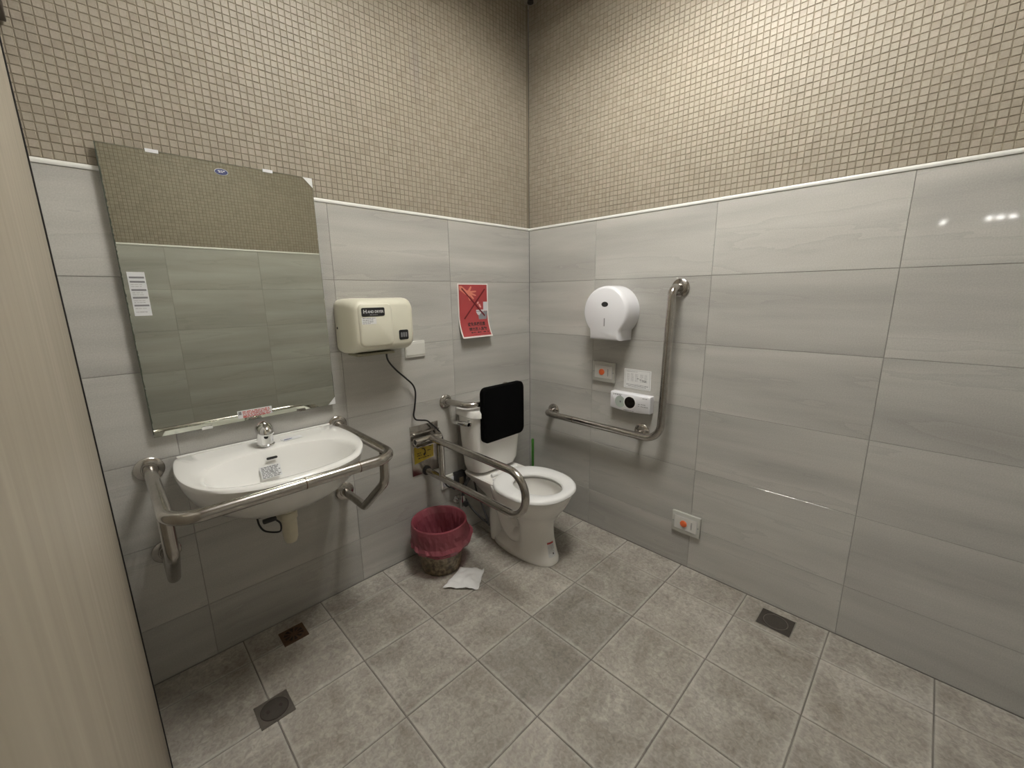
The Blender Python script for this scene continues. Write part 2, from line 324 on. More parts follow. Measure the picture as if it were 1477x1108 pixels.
def print_lines(name, fn, d, mat, parent, rows, seed=1, hh=0.0012):   # illegible small print: broken strokes, (u0, u1, v) per row
    rg = random.Random(seed); m = MB()
    for u0, u1, v in rows:
        u = u0
        while u < u1-hh:
            w = min(rg.uniform(0.8, 2.6)*hh*1.6, u1-u); h = hh*rg.uniform(0.7, 1.1)
            m.add([fn(u, v-h/2, d), fn(u+w, v-h/2, d), fn(u+w, v+h/2, d), fn(u, v+h/2, d)], [(0, 1, 2, 3)])
            u += w+hh*rg.uniform(0.4, 1.0)
    return tag(m.build(name, mat, parent, smooth=False), kind='stuff')
def project(P):
    d = np.asarray(P)-CAM; z = d@_f
    return W/2+FPX*(d@_r)/z, H/2-FPX*(d@_u)/z, z

# ------------------------------------------------------------------ room shell
TH = 0.008
def slab_tile_mesh(name, w, h, mat, ch=0.0008, th=TH):   # tile lying in local XZ, face towards -y at y = 0
    a, b = w/2, h/2
    v = [(-a, th, -b), (a, th, -b), (a, th, b), (-a, th, b), (-a, ch, -b), (a, ch, -b), (a, ch, b), (-a, ch, b), (-a+ch, 0, -b+ch), (a-ch, 0, -b+ch), (a-ch, 0, b-ch), (-a+ch, 0, b-ch)]
    f = [(8, 9, 10, 11)] + [(4+k, 4+(k+1) % 4, 8+(k+1) % 4, 8+k) for k in range(4)] + [(k, (k+1) % 4, 4+(k+1) % 4, 4+k) for k in range(4)]
    me = bpy.data.meshes.new(name); me.from_pydata(v, [], f); me.materials.append(MATS[mat]); return me
TCACHE = {}
def tiled_wall(name, origin, theta, length, joints, mosaic_parts, hide=None, ztop=ZC):
    """local u runs to the right when facing the wall; origin is u = 0 on the tile face"""
    R = Matrix.Rotation(theta, 4, 'Z'); Tm = Matrix.Translation(origin) @ R
    m = MB(); u0, u1 = length
    def bx(a, b, d0, d1, z0, z1):
        pts = [Tm @ Vector((u, d, z)) for u in (a, b) for d in (d0, d1) for z in (z0, z1)]
        m.add(pts, [(0, 1, 3, 2), (4, 6, 7, 5), (0, 4, 5, 1), (2, 3, 7, 6), (0, 2, 6, 4), (1, 5, 7, 3)])
    m.cur = 0; bx(u0, u1, 0.0022, 0.12, -0.02, T)
    m.cur = 1; bx(u0, u1, 0.0018, 0.12, T, ztop)
    wall = tag(m.build(name, ['grout', 'mosaic_grout'], smooth=False), kind='structure')
    rows = [T-k*ROW for k in range(6)]+[0.0]
    js = [u0]+[j for j in joints if u0 < j < u1]+[u1]
    for r in range(6):
        for k in range(len(js)-1):
            w, h = js[k+1]-js[k]-0.0016, rows[r]-rows[r+1]-0.0016
            key = ('tile', round(w, 4), round(h, 4))
            if key not in TCACHE: TCACHE[key] = slab_tile_mesh('tile', w, h, 'wall_tile')
            o = bpy.data.objects.new('tile', TCACHE[key]); COL.objects.link(o); o.parent = wall
            o.matrix_local = Tm @ Matrix.Translation(((js[k]+js[k+1])/2, random.uniform(0, 0.0004), (rows[r]+rows[r+1])/2))
    # mosaic: pieces of MP pitch above the white strip
    z0 = T+0.014; nz = int((ztop-z0)/MP); nu = int((u1-u0)/MP)
    rg = np.random.RandomState(len(name))
    cells = []
    for i in range(nu):
        for j in range(nz):
            p = Tm @ Vector((u0+(i+0.5)*MP if theta == 0 else u0+(i+0.5)*MP, 0, z0+(j+0.5)*MP))
            cells.append((p, u0+(i+0.5)*MP, z0+(j+0.5)*MP))
    size = np.zeros(len(cells))
    if mosaic_parts:
        hx = Tm.to_3x3() @ Vector((MP/2, 0, 0))
        C = np.array([c[0] for c in cells]); hx = np.array(hx); hz = np.array((0, 0, MP/2))
        a, b = project(C-hx), project(C+hx); c, d = project(C-hz), project(C+hz)
        size = np.abs((b[0]-a[0])*(d[1]-c[1])-(b[1]-a[1])*(d[0]-c[0]))
        cc = project(C); bad = (cc[0] < 6) | (cc[0] > W-6) | (cc[1] < 6) | (cc[2] < 0)
        if hide is not None: bad |= hide(cc, C)
        size[bad] = 0
    order = np.argsort(-size)[:mosaic_parts] if mosaic_parts else []
    chosen = set(int(i) for i in order if size[i] > 0)
    w = MP-0.0023
    if 'mosaic' not in TCACHE: TCACHE['mosaic'] = slab_tile_mesh('mosaic_tile', w, w, 'mosaic', ch=0.0009, th=0.004)
    base = [tuple(v.co) for v in TCACHE['mosaic'].vertices]; fs = [tuple(p.vertices) for p in TCACHE['mosaic'].polygons]
    BV = np.array(base); VV = []; FF = []
    Tn = np.array(Tm)
    for idx, (p, u, z) in enumerate(cells):
        du, dz, dd, rot = rg.normal(0, 0.0003), rg.normal(0, 0.0003), rg.uniform(0, 0.0007), rg.normal(0, 0.012)
        M = Matrix.Translation((u+du, dd, z+dz)) @ Matrix.Rotation(rot, 4, 'Y') @ Matrix.Rotation(rg.normal(0, 0.008), 4, 'X') @ Matrix.Rotation(rg.normal(0, 0.008), 4, 'Z')
        if idx in chosen:
            o = bpy.data.objects.new('mosaic_tile', TCACHE['mosaic']); COL.objects.link(o); o.parent = wall; o.matrix_local = Tm @ M
        else:
            A = Tn @ np.array(M); b = len(VV)*12
            VV.append(BV @ A[:3, :3].T + A[:3, 3]); FF += [tuple(b+i for i in f) for f in fs]
    me = bpy.data.meshes.new('mosaic_field'); me.from_pydata(np.concatenate(VV).tolist(), [], FF); me.materials.append(MATS['mosaic'])
    o = bpy.data.objects.new('mosaic_field', me); COL.objects.link(o); o.parent = wall; o['kind'] = 'stuff'
    o['label'] = 'small beige mosaic tiles of the upper wall'
    return wall
tiled_wall('wall_back', (0, 0, 0), 0, (XL, 0.0), [-0.5955*k for k in (3, 2, 1)], 300,
           hide=lambda c, C: ((C[:, 0] > -1.86) & (C[:, 0] < -1.23) & (C[:, 2] < 1.82)) | (c[0] < 36*(c[1]-70)/150))
tiled_wall('wall_right', (0, 0, 0), -PI/2, (0.0, -YF), [0.4759+0.6*k for k in range(4)], 300)
tiled_wall('wall_front', (0, YF, 0), PI, (0.0, -XL), [0.30+0.6*k for k in range(4)], 0)
# left wall with the doorway (the photographer stands in it)
DY0, DY1, DZ = -1.32, -2.2, 2.05
m = MB(); m.box(XL-0.12, XL, DY0, 0.0, 0, ZC); m.box(XL-0.12, XL, YF, DY1, 0, ZC); m.box(XL-0.12, XL, DY1, DY0, DZ, ZC)
tag(m.build('wall_left', 'plaster', smooth=False), kind='structure')
tag(MB().box(XL-0.12, 0.12, YF-0.12, 0.12, ZC, ZC+0.08).build('ceiling', 'ceiling_white', smooth=False), kind='structure')
# white strip between tiles and mosaic, with a rounded face
def strip(name, a, b, out):
    prof = [(0.0, T-0.0005), (0.0045, T), (0.0062, T+0.004), (0.0062, T+0.009), (0.0045, T+0.013), (0.0, T+0.0135)]
    a, b, out = Vector(a), Vector(b), Vector(out)
    rings = [[e+out*(d-0.002)+Vector((0, 0, z)) for d, z in prof] for e in (a, b)]
    return tag(MB().loft(rings).build(name, 'white_trim'), kind='structure')
strip('trim_1', (XL, 0, 0), (-0.006, 0, 0), (0, -1, 0)); strip('trim_2', (0, 0, 0), (0, YF, 0), (-1, 0, 0)); strip('trim_3', (XL, YF, 0), (-0.006, YF, 0), (0, 1, 0))

# floor: slab and single tiles
floor = tag(MB().box(XL-0.12, 0.12, YF-0.12, 0.12, -0.1, -0.0042).build('floor', 'floor_grout', smooth=False), kind='structure')
S = 0.3043; xs = [XL]+[x for x in (-1.3986+S*k for k in range(-2, 6)) if XL < x < 0]+[0.0]; ys = [0.0]+[-0.1354-S*k for k in range(0, 7)]+[YF]
tone = {(4, 3): 0.82, (5, 3): 0.80, (6, 3): 0.92, (4, 4): 0.95, (5, 4): 1.0, (3, 3): 0.97, (6, 2): 1.0, (5, 2): 1.1, (3, 2): 0.98, (4, 2): 1.0}
for i in range(len(xs)-1):
    for j in range(len(ys)-1):
        if xs[i+1]-xs[i] < 0.02: continue
        w, h = xs[i+1]-xs[i]-0.004, ys[j]-ys[j+1]-0.004
        key = ('ftile', round(w, 4), round(h, 4))
        if key not in TCACHE: TCACHE[key] = slab_tile_mesh('floor_tile', w, h, 'floor_tile', ch=0.002)
        o = bpy.data.objects.new('floor_tile', TCACHE[key]); COL.objects.link(o); o.parent = floor
        o.matrix_local = Matrix.Translation(((xs[i]+xs[i+1])/2, (ys[j]+ys[j+1])/2, -random.uniform(0, 0.0006))) @ Matrix.Rotation(-PI/2, 4, 'X')
        t = tone.get((i, j), random.uniform(0.93, 1.1)); o.color = (t, t, t, 1)

# sliding door leaf beside the doorway, and its rail
door = tag(MB().box(-2.008, -1.9672, -1.66, -0.42, 0.012, 2.04).build('door_1', 'door_laminate', bevel=0.001), label='pale wood laminate sliding door leaf', kind='structure')
MB().box(-2.009, -1.9645, -0.4195, -0.411, 0.012, 2.04).build('edge_gasket', 'black_plastic', door)
rail = MB().box(XL, -1.962, DY1+0.1, -0.004, 2.052, 2.17).build('door_rail', 'rail_dark', bevel=0.003)
tag(rail, 'dark sliding door rail over the pale door leaf', 'rail')

# corridor outside the doorway
CX = -12.0
m = MB(); m.box(CX, XL-0.12, -3.4, -0.5, -0.1, -0.002); tag(m.build('floor_corridor', 'floor_grout', smooth=False), kind='structure')
m = MB(); m.box(CX, XL-0.12, -3.4, -0.5, 2.5, 2.58); tag(m.build('ceiling_corridor', 'ceiling_white', smooth=False), kind='structure')
m = MB(); m.box(CX, XL-0.12, -0.5, -0.42, 0, 2.5); tag(m.build('wall_corridor_right', 'plaster', smooth=False), kind='structure')
m = MB(); m.box(CX, XL-0.12, -3.48, -3.4, 0, 2.5); tag(m.build('wall_corridor_left', 'plaster', smooth=False), kind='structure')
m = MB(); m.box(CX-0.08, CX, -3.4, -0.5, 0, 2.5); tag(m.build('wall_corridor_end', 'plaster', smooth=False), kind='structure')
t = thing('corridor_fill_light', 'added square fill light in the corridor just outside the doorway', 'light')  # unseen lamp, added to fill the room with light from behind the camera
MB().box(-3.5, -2.9, -2.2, -1.6, 2.47, 2.5).build('housing', 'fixture_white', t, bevel=0.004)
MB().box(-3.47, -2.93, -2.17, -1.63, 2.455, 2.4695).build('diffuser', 'fill_panel_glow', t, smooth=False)
for k, (y, lab) in enumerate(((-1.625, 'small corridor ceiling spot standing apart from the row of three'), (-2.15, 'small corridor ceiling spot ending the row beside the lone spot'), (-2.27, 'small corridor ceiling spot in the middle of the row of three'), (-2.40, 'small corridor ceiling spot ending the row away from the lone spot'))):
    t = thing('corridor_spot', lab, 'light', 'small corridor spots')
    MB().box(-8.72, -8.52, y-0.045, y+0.045, 2.47, 2.5).build('housing', 'fixture_white', t, bevel=0.004)
    MB().box(-8.67, -8.57, y-0.026, y+0.026, 2.452, 2.4695).build('diffuser', 'corridor_glow', t, smooth=False)

# ------------------------------------------------------------------ ceiling light with four tubes and a louvre
lx, ly = LAMP_XY
t = thing('ceiling_light', 'square ceiling light with four tubes', 'light')
m = MB(); m.box(lx-0.31, lx+0.31, ly-0.31, ly+0.31, ZC-0.012, ZC)
for a, b, c, d in ((-0.31, -0.29, -0.31, 0.31), (0.29, 0.31, -0.31, 0.31), (-0.29, 0.29, -0.31, -0.29), (-0.29, 0.29, 0.29, 0.31)): m.box(lx+a, lx+b, ly+c, ly+d, ZC-0.077, ZC-0.012)
m.build('housing', 'fixture_white', t, smooth=False)
for k in range(4):
    x = lx-0.21+0.14*k
    MB().tube([(x, ly-0.275, ZC-0.04), (x, ly+0.275, ZC-0.04)], 0.013, 10).build('tube', 'tube_glow', t)
    MB().box(x-0.016, x+0.016, ly-0.289, ly-0.276, ZC-0.058, ZC-0.013).build('socket', 'fixture_white', t, smooth=False)
for k in range(3):
    x = lx-0.14+0.14*k
    MB().box(x-0.001, x+0.001, ly-0.289, ly+0.289, ZC-0.076, ZC-0.054).build('louvre_blade', 'louvre', t, smooth=False)
    y = ly-0.14+0.14*k
    MB().box(lx-0.289, lx+0.289, y-0.001, y+0.001, ZC-0.075, ZC-0.055).build('louvre_blade', 'louvre', t, smooth=False)

# sprinkler in the far ceiling corner
t = thing('sprinkler', 'grey pendent sprinkler hanging from ceiling in the room corner', 'sprinkler')
c = (-0.107, -0.115)
MB().lathe([(0.009, 0), (0.009, 0.14)], (c[0], c[1], 2.81), n=14).build('pipe', 'sprinkler_grey', t)
MB().lathe([(0.016, 0.002), (0.03, 0.0), (0.036, 0.004), (0.036, 0.008), (0.012, 0.016)], (c[0], c[1], 2.80), n=24).build('ring_plate', 'sprinkler_grey', t)
MB().lathe([(0.016, 0), (0.016, 0.008)], (c[0], c[1], 2.795), n=16).build('nozzle', 'black_plastic', t)

# ------------------------------------------------------------------ mirror
MX0, MX1, MZ0, MZ1 = -1.8445, -1.2465, 0.905, 1.799
t = thing('mirror', 'large frameless wall mirror with small stickers above the basin', 'mirror')
m = MB(); b = 0.011; y0, y1, y2 = -0.016, -0.0207, -0.0215
def rect(i, y): return [(MX0+i, y, MZ0+i), (MX1-i, y, MZ0+i), (MX1-i, y, MZ1-i), (MX0+i, y, MZ1-i)]
e = 0.0015; m.loft([rect(0, y1), [(MX0+e, y2, MZ0+0.016), (MX1-e, y2, MZ0+0.016), (MX1-e, y2, MZ1-e), (MX0+e, y2, MZ1-e)]], cap0=False)
m.build('glass', 'mirror_silver', t, smooth=False)
m = MB(); rg = random.Random(3)
m.loft([rect(-0.0004, y0), rect(-0.0004, y1+0.0003)]); m.build('glass_edge', 'mirror_edge', t, smooth=False)
MB().box(MX0+0.02, MX1-0.02, -0.0158, 0.0, MZ0+0.02, MZ1-0.02).build('backing', 'mirror_edge', t, smooth=False)
m = MB()                                                            # chipped silvering along the left edge
z = MZ0+0.01
while z < MZ1:
    w = rg.uniform(0.0008, 0.0032); h = rg.uniform(0.004, 0.012)
    m.box(MX0-0.001, MX0+w, y1-0.0012, y1+0.0005, z, min(z+h, MZ1)); z += h
m.build('chipped_edge', 'mirror_edge', t, smooth=False)
for cx, top in ((-1.718, 1), (-1.399, 1), (-1.70, 0), (-1.385, 0)):
    zc = MZ1 if top else MZ0; s = 1 if top else -1
    m = MB(); m.box(cx-0.016, cx+0.016, -0.0245, 0.0, min(zc, zc+s*0.004), max(zc, zc+s*0.004)); m.box(cx-0.016, cx+0.016, -0.0245, -0.0225, min(zc-s*0.006, zc), max(zc-s*0.006, zc))
    m.build('clip', 'white_plastic' if top else 'chrome', t, smooth=False)
fm = fnA(0, 0, -0.0216)
decal('corner_guard', [(MX1-0.034, MZ1), (MX1, MZ1-0.034), (MX1, MZ1)], fm, 0.0, 'paper_white', t)
decal('corner_guard', [(MX1-0.03, MZ0), (MX1, MZ0), (MX1, MZ0+0.03)], fm, 0.0, 'sticker_white', t)
lg = decal('maker_sticker', ellipse(0.020, 0.0105, 28, -1.542, 1.770), fm, 0.0002, 'sticker_white', t); lg['label'] = 'small dark blue oval sticker'
decal('oval', ellipse(0.0182, 0.0092, 28, -1.542, 1.770), fm, 0.001, 'ink_blue', lg)
print_lines('print', fm, 0.0018, 'sticker_white', lg, [(-1.552, -1.532, 1.773), (-1.550, -1.534, 1.769)], 4, 0.003)
st = decal('handwashing_sticker', [(-1.8315, 1.303), (-1.7895, 1.303), (-1.7895, 1.437), (-1.8315, 1.437)], fm, 0.0004, 'sticker_white', t); st['label'] = 'narrow white sticker with five dark printed bars'
for v in (1.4205, 1.4075, 1.3825, 1.359, 1.335): decal('printed_bar', [(-1.8280, v-0.0026), (-1.7925, v-0.0026), (-1.7925, v+0.0026), (-1.8280, v+0.0026)], fm, 0.0012, 'ink_grey', st, 0.0003)
print_lines('print', fm, 0.0014, 'ink_pale', st, [(-1.827, -1.800, v) for v in (1.399, 1.393, 1.374, 1.368, 1.350, 1.344, 1.326, 1.315)], 9, 0.0026)
st = decal('notice_sticker', [(-1.604, 0.916), (-1.490, 0.916), (-1.490, 0.945), (-1.604, 0.945)], fm, 0.0004, 'sticker_white', t); st['label'] = 'white notice strip printed in red'
print_lines('print', fm, 0.0014, 'ink_red', st, [(-1.588, -1.494, v) for v in (0.9395, 0.934, 0.9285, 0.923, 0.9185)], 5, 0.0034)
decal('symbol', [(-1.601, 0.930), (-1.592, 0.930), (-1.592, 0.942), (-1.601, 0.942)], fm, 0.0014, 'ink_grey', st)
settle(t, (-1.545, 0, MZ0))

# ------------------------------------------------------------------ wash basin
SX, SZ = -1.537, 0.815
t = thing('wash_basin', 'white porcelain wall-hung wash basin under the mirror', 'basin')
half = [(0.0, -0.483), (0.10, -0.472), (0.19, -0.430), (0.25, -0.352), (0.279, -0.262), (0.286, -0.17), (0.281, -0.08), (0.272, -0.02), (0.266, 0.0)]
hp = [(p.x, p.y) for p in smooth_path([(a, b, 0) for a, b in half], 8)]
outline = hp + [(0.13, 0.0), (0.0, 0.0), (-0.13, 0.0)] + [(-a, b) for a, b in reversed(hp[1:])]
def ray_hit(ang, cy=-0.25):
    dx, dy = math.cos(ang), math.sin(ang); best = None
    for k in range(len(outline)):
        ax, ay = outline[k]; bx, by = outline[(k+1) % len(outline)]
        ay -= cy; by -= cy; ex, ey = bx-ax, by-ay; det = ex*dy-ey*dx
        if abs(det) < 1e-12: continue
        s = (ax*ey-ay*ex)/(dx*ey-dy*ex) if abs(dx*ey-dy*ex) > 1e-12 else None
        if s is None or s < 0: continue
        q = ((s*dx-ax)*ex+(s*dy-ay)*ey)/(ex*ex+ey*ey)
        if -1e-6 <= q <= 1+1e-6 and (best is None or s > best): best = s
    return (dx*best, dy*best+cy)
NB = 96; OUT = [ray_hit(2*PI*k/NB) for k in range(NB)]
def inner(a, b, cy, e=2.5):
    r = []
    for k in range(NB):
        an = 2*PI*k/NB; ca, sa = math.cos(an), math.sin(an)
        r.append((a*math.copysign(abs(ca)**(2/e), ca), cy+b*math.copysign(abs(sa)**(2/e), sa)))
    return r
def R3(pts, z): return [(SX+x, y-0.002, z) for x, y in pts]
def scl(sx, sy, cy): return [(x*sx, min(cy+(y-cy)*sy, 0.0)) for x, y in OUT]
rings = [R3(scl(0.10, 0.10, -0.20), 0.628), R3(scl(0.34, 0.36, -0.20), 0.633), R3(scl(0.60, 0.60, -0.18), 0.654), R3(scl(0.80, 0.78, -0.13), 0.689), R3(scl(0.92, 0.90, -0.06), 0.728), R3(scl(0.975, 0.965, -0.02), 0.768), R3(scl(0.995, 0.992, 0), 0.795),
         R3(OUT, 0.806), R3(scl(0.992, 0.992, -0.05), 0.8125), R3(scl(0.972, 0.972, -0.12), 0.8155)]
def mixr(a, b, f): return [(p[0]*(1-f)+q[0]*f, p[1]*(1-f)+q[1]*f) for p, q in zip(a, b)]
I0 = inner(0.236, 0.158, -0.282); base = scl(0.972, 0.972, -0.12)
rings += [R3(mixr(base, I0, 0.55), 0.8145), R3(mixr(base, I0, 0.92), 0.8125), R3(inner(0.231, 0.154, -0.282), 0.808), R3(inner(0.224, 0.148, -0.282), 0.797), R3(inner(0.212, 0.138, -0.280, 2.4), 0.765), R3(inner(0.19, 0.122, -0.275, 2.3), 0.72), R3(inner(0.145, 0.10, -0.265, 2.2), 0.684), R3(inner(0.08, 0.065, -0.25, 2.1), 0.668), R3(inner(0.024, 0.024, -0.24, 2), 0.663)]
MB().loft(rings).build('bowl', 'porcelain', t)
MB().box(SX-0.262, SX+0.262, -0.012, -0.002, 0.8135, 0.822).build('back_ledge', 'porcelain', t, bevel=0.004)
MB().lathe([(0.023, 0), (0.021, 0.004), (0.012, 0.005)], (SX, -0.242, 0.6625), n=24).build('waste_grate', 'chrome', t)
dirv = Vector((0, -0.86, 0.5)).normalized(); upv = Vector((0, 0.5, 0.86)).normalized()
def fnbowl(u, v, d):                                               # on the sloping rear face inside the bowl
    return Vector((SX-0.006+u, -0.1502-0.0018, 0.782)) + Vector((0, 0.24, 0.97)).normalized()*v + Vector((0, -0.97, 0.24)).normalized()*d
MB().slab(rrect(0.036, 0.009, 0.0044), fnbowl, -0.002, 0.001).build('overflow_slot', 'black_plastic', t, smooth=False)
def fnbowl2(u, v, d): return Vector((SX-0.018+u, -0.166, 0.738)) + Vector((0, 0.36, 0.93)).normalized()*v + Vector((0, -0.93, 0.36)).normalized()*d
lb = MB().slab(rrect(0.066, 0.044, 0.002), fnbowl2, 0.0, 0.0008).build('care_label', 'sticker_white', t, smooth=False); lb['label'] = 'worn printed label inside the bowl'
print_lines('print', fnbowl2, 0.0014, 'ink_grey', lb, [(-0.03, 0.03-0.004*(k % 3), 0.018-0.0052*k) for k in range(8)], 3, 0.0034)
lb = decal('deck_sticker', [(0.055, -0.098), (0.125, -0.092), (0.122, -0.062), (0.05, -0.068)], lambda u, v, d: (SX+u, v, 0.8152+d), 0.0, 'sticker_white', t, 0.0008); lb['label'] = 'torn white sticker with blue stroke'
decal('print', [(0.058, -0.088), (0.085, -0.084), (0.09, -0.078), (0.06, -0.079)], lambda u, v, d: (SX+u, v, 0.8164+d), 0.0, 'ink_blue', lb, 0.0003)
settle(t, (SX, 0, 0.628))

t = thing('faucet', 'short chrome sensor faucet with domed head on the basin deck', 'faucet')
fx, fy = -1.5415, -0.085
MB().lathe([(0.030, 0), (0.0305, 0.003), (0.028, 0.006)], (fx, fy, 0.8158), n=28).build('base_ring', 'chrome', t)
ringsF = []
for h, r, dy in ((0.820, 0.0275, 0), (0.845, 0.027, -0.001), (0.868, 0.0262, -0.002), (0.876, 0.0262, -0.003)):
    ringsF.append([(fx+r*math.cos(2*PI*k/28), fy+dy+r*math.sin(2*PI*k/28), h) for k in range(28)])
MB().loft(ringsF).build('body', 'chrome', t)
ringsF = []
for q, s in ((0, 0.99), (0.12, 1.0), (0.35, 0.95), (0.6, 0.8), (0.85, 0.5), (1.0, 0.12)):
    ringsF.append([(fx+0.030*s*math.cos(2*PI*k/28), fy-0.006+(0.050 if math.sin(2*PI*k/28) < 0 else 0.027)*s*math.sin(2*PI*k/28), 0.872+0.036*q+(0.010*math.sin(2*PI*k/28)*(1-q))) for k in range(28)])
MB().loft(ringsF).build('domed_head', 'chrome', t)
MB().lathe([(0.0072, -0.003), (0.0072, 0.001), (0.006, 0.0015)], (fx-0.002, fy-0.0272, 0.852), '-y', 18).build('sensor_eye', 'lens_black', t)
settle(t, (fx, fy, 0.8155))

t = thing('drain_trap', 'cream plastic drain trap hanging under the basin', 'drain pipe')
MB().lathe([(0.021, -0.002), (0.026, -0.003), (0.026, -0.018), (0.023, -0.02), (0.023, -0.045)], (SX, -0.235, 0.633), n=24).build('tailpiece', 'pipe_cream', t)
MB().lathe([(0.029, 0), (0.0305, -0.004), (0.0305, -0.024), (0.028, -0.028)], (SX, -0.235, 0.598), n=24).build('coupling_nut', 'pipe_cream', t)
MB().lathe([(0.026, 0), (0.0255, -0.04), (0.024, -0.075), (0.019, -0.09), (0.008, -0.097)], (SX, -0.235, 0.571), n=24).build('trap_cup', 'pipe_cream', t)
MB().tube(fillet([(SX, -0.215, 0.535), (SX, -0.12, 0.535), (SX, -0.001, 0.535)], 0.02), 0.018, 16).build('outlet_pipe', 'pipe_cream', t)
settle(t, (SX, -0.235, 0.474))
o = MB().tube(smooth_path([(SX-0.095, -0.20, 0.636), (SX-0.092, -0.215, 0.598), (SX-0.09, -0.226, 0.575), (SX-0.078, -0.235, 0.553), (SX-0.05, -0.25, 0.543), (SX-0.036, -0.262, 0.549), (SX-0.034, -0.263, 0.575), (SX-0.045, -0.258, 0.592), (SX-0.058, -0.24, 0.602), (SX-0.05, -0.22, 0.638)], 6), 0.0032, 8)
t = thing('sensor_cable', 'looped black cable with small box under the basin', 'cable')
o.build('cable_loop', 'black_plastic', t)
MB().box(SX-0.085, SX-0.042, -0.262, -0.245, 0.590, 0.605).build('cable_box', 'black_plastic', t, bevel=0.004)
settle(t, (SX-0.04, -0.23, 0.55))

# ------------------------------------------------------------------ grab rails
RB = 0.018
def flange(o, axis, parent, r=0.041):
    return MB().lathe([(r, 0.0), (r, 0.006), (r-0.004, 0.010), (RB+0.006, 0.0125), (RB+0.004, 0.016), (RB, 0.017)], o, axis, 32).build('flange', 'steel', parent)
t = thing('basin_grab_rail', 'stainless steel grab rail wrapped around the wash basin', 'grab rail')
XA, XB, YB, ZB = -1.872, -1.240, -0.507, 0.80
MB().tube(fillet([(XA, -0.001, 0.797), (XA, YB, ZB), (XB, YB, ZB), (XB, -0.001, 0.803)], 0.075, 12), RB, 20).build('upper_tube', 'steel', t)
for x in (XA, XB):
    MB().tube(fillet([(x, -0.001, 0.49), (x, -0.205, 0.49), (x, -0.405, 0.665), (x, -0.418, 0.787)], [0.03, 0.07], 10), RB*0.95, 20).build('lower_bracket', 'steel', t)
    flange((x, 0, 0.797 if x == XA else 0.803), '-y', t); flange((x, 0, 0.49), '-y', t)
for x in (-1.545, -1.375):
    MB().tube([(x-0.0012, YB, ZB), (x+0.0012, YB, ZB)], RB+0.0006, 20).build('weld_seam', 'dark_rust', t)
settle(t, (-1.556, 0, 0.49))

t = thing('l_shaped_grab_bar', 'stainless steel l-shaped grab bar on the grey tiled wall', 'grab bar')
xb = -0.08
MB().tube(fillet([(-0.001, -0.945, 1.374), (xb, -0.942, 1.374), (xb, -0.928, 0.652), (xb, -0.203, 0.652), (-0.001, -0.203, 0.652)], [0.05, 0.085, 0.045], 12), RB, 20).build('bent_tube', 'steel', t)
MB().tube([(-0.001, -0.795, 0.652), (xb+0.004, -0.795, 0.652)], 0.0135, 16).build('support_post', 'steel', t)
for y, z in ((-0.945, 1.374), (-0.795, 0.652), (-0.203, 0.652)): flange((0, y, z), '-x', t)
MB().tube([(xb, -0.411, 0.652), (xb, -0.4135, 0.652)], RB+0.0006, 20).build('weld_seam', 'dark_rust', t)
settle(t, (0, -0.57, 0.65))

t = thing('fold_down_grab_bar', 'hinged steel grab bar beside the toilet, folded down', 'grab bar')
px0, px1, pz0, pz1 = -0.889, -0.722, 0.441, 0.707
pl = MB().box(px0, px1, -0.006, 0.0, pz0, pz1).build('wall_plate', 'steel', t, bevel=0.0015)
MB().box(px0+0.006, px1-0.01, -0.032, -0.006, 0.668, 0.676).build('hinge_bracket', 'steel', t, bevel=0.002)
MB().box(px0+0.010, px1-0.012, -0.05, -0.006, 0.604, 0.611).build('hinge_bracket', 'steel', t, bevel=0.002)
MB().tube([(-0.893, -0.053, 0.642), (-0.742, -0.053, 0.642)], 0.0185, 20).build('hinge_tube', 'steel', t)
MB().tube([(-0.8935, -0.053, 0.642), (-0.8925, -0.053, 0.642)], 0.0135, 16).build('tube_mouth', 'black_plastic', t)
gx = -0.805
MB().tube(fillet([(gx, -0.068, 0.647), (gx, -0.725, 0.647), (gx, -0.725, 0.452), (gx, -0.006, 0.452)], 0.0974, 16), 0.0165, 20).build('swing_arm', 'steel', t)
MB().tube([(gx, -0.145, 0.631), (gx, -0.145, 0.468)], 0.0155, 18).build('cross_tube', 'steel', t)
MB().lathe([(0.025, 0), (0.025, 0.004), (0.0175, 0.006)], (gx, -0.006, 0.452), '-y', 24).build('stop_ring', 'black_plastic', t)
yk = decal('warning_sticker', [(px0+0.014, 0.505), (px0+0.13, 0.520), (px0+0.132, 0.598), (px0+0.016, 0.595)], fnA(0, 0, -0.006), 0.0, 'yellow_sticker', t); yk['label'] = 'worn yellow instruction sticker'
fy_ = fnA(px0+0.072, 0.556, -0.006)
arc = smooth_path([(-0.012, 0.024, 0), (0.002, 0.02, 0), (0.008, 0.006, 0), (0.004, -0.008, 0)], 5)
mm = MB()
for a, b in zip(arc[:-1], arc[1:]):
    d = (b-a).normalized(); nn = Vector((-d.y, d.x, 0))*0.0028
    mm.add([fy_(*(a+nn).xy, 0.0012), fy_(*(b+nn).xy, 0.0012), fy_(*(b-nn).xy, 0.0012), fy_(*(a-nn).xy, 0.0012)], [(0, 1, 2, 3)])
mm.add([fy_(-0.006, -0.006, 0.0012), fy_(0.013, -0.004, 0.0012), fy_(0.002, -0.02, 0.0012)], [(0, 1, 2)])
mm.build('arrow', 'ink', yk, smooth=False)
print_lines('print', fy_, 0.0012, 'ink', yk, [(-0.04, -0.016, 0.002), (-0.042, -0.014, -0.010), (0.022, 0.046, 0.006), (-0.035, 0.04, -0.026), (0.030, 0.05, 0.028)], 8, 0.0045)
settle(t, (gx, 0, pz0))

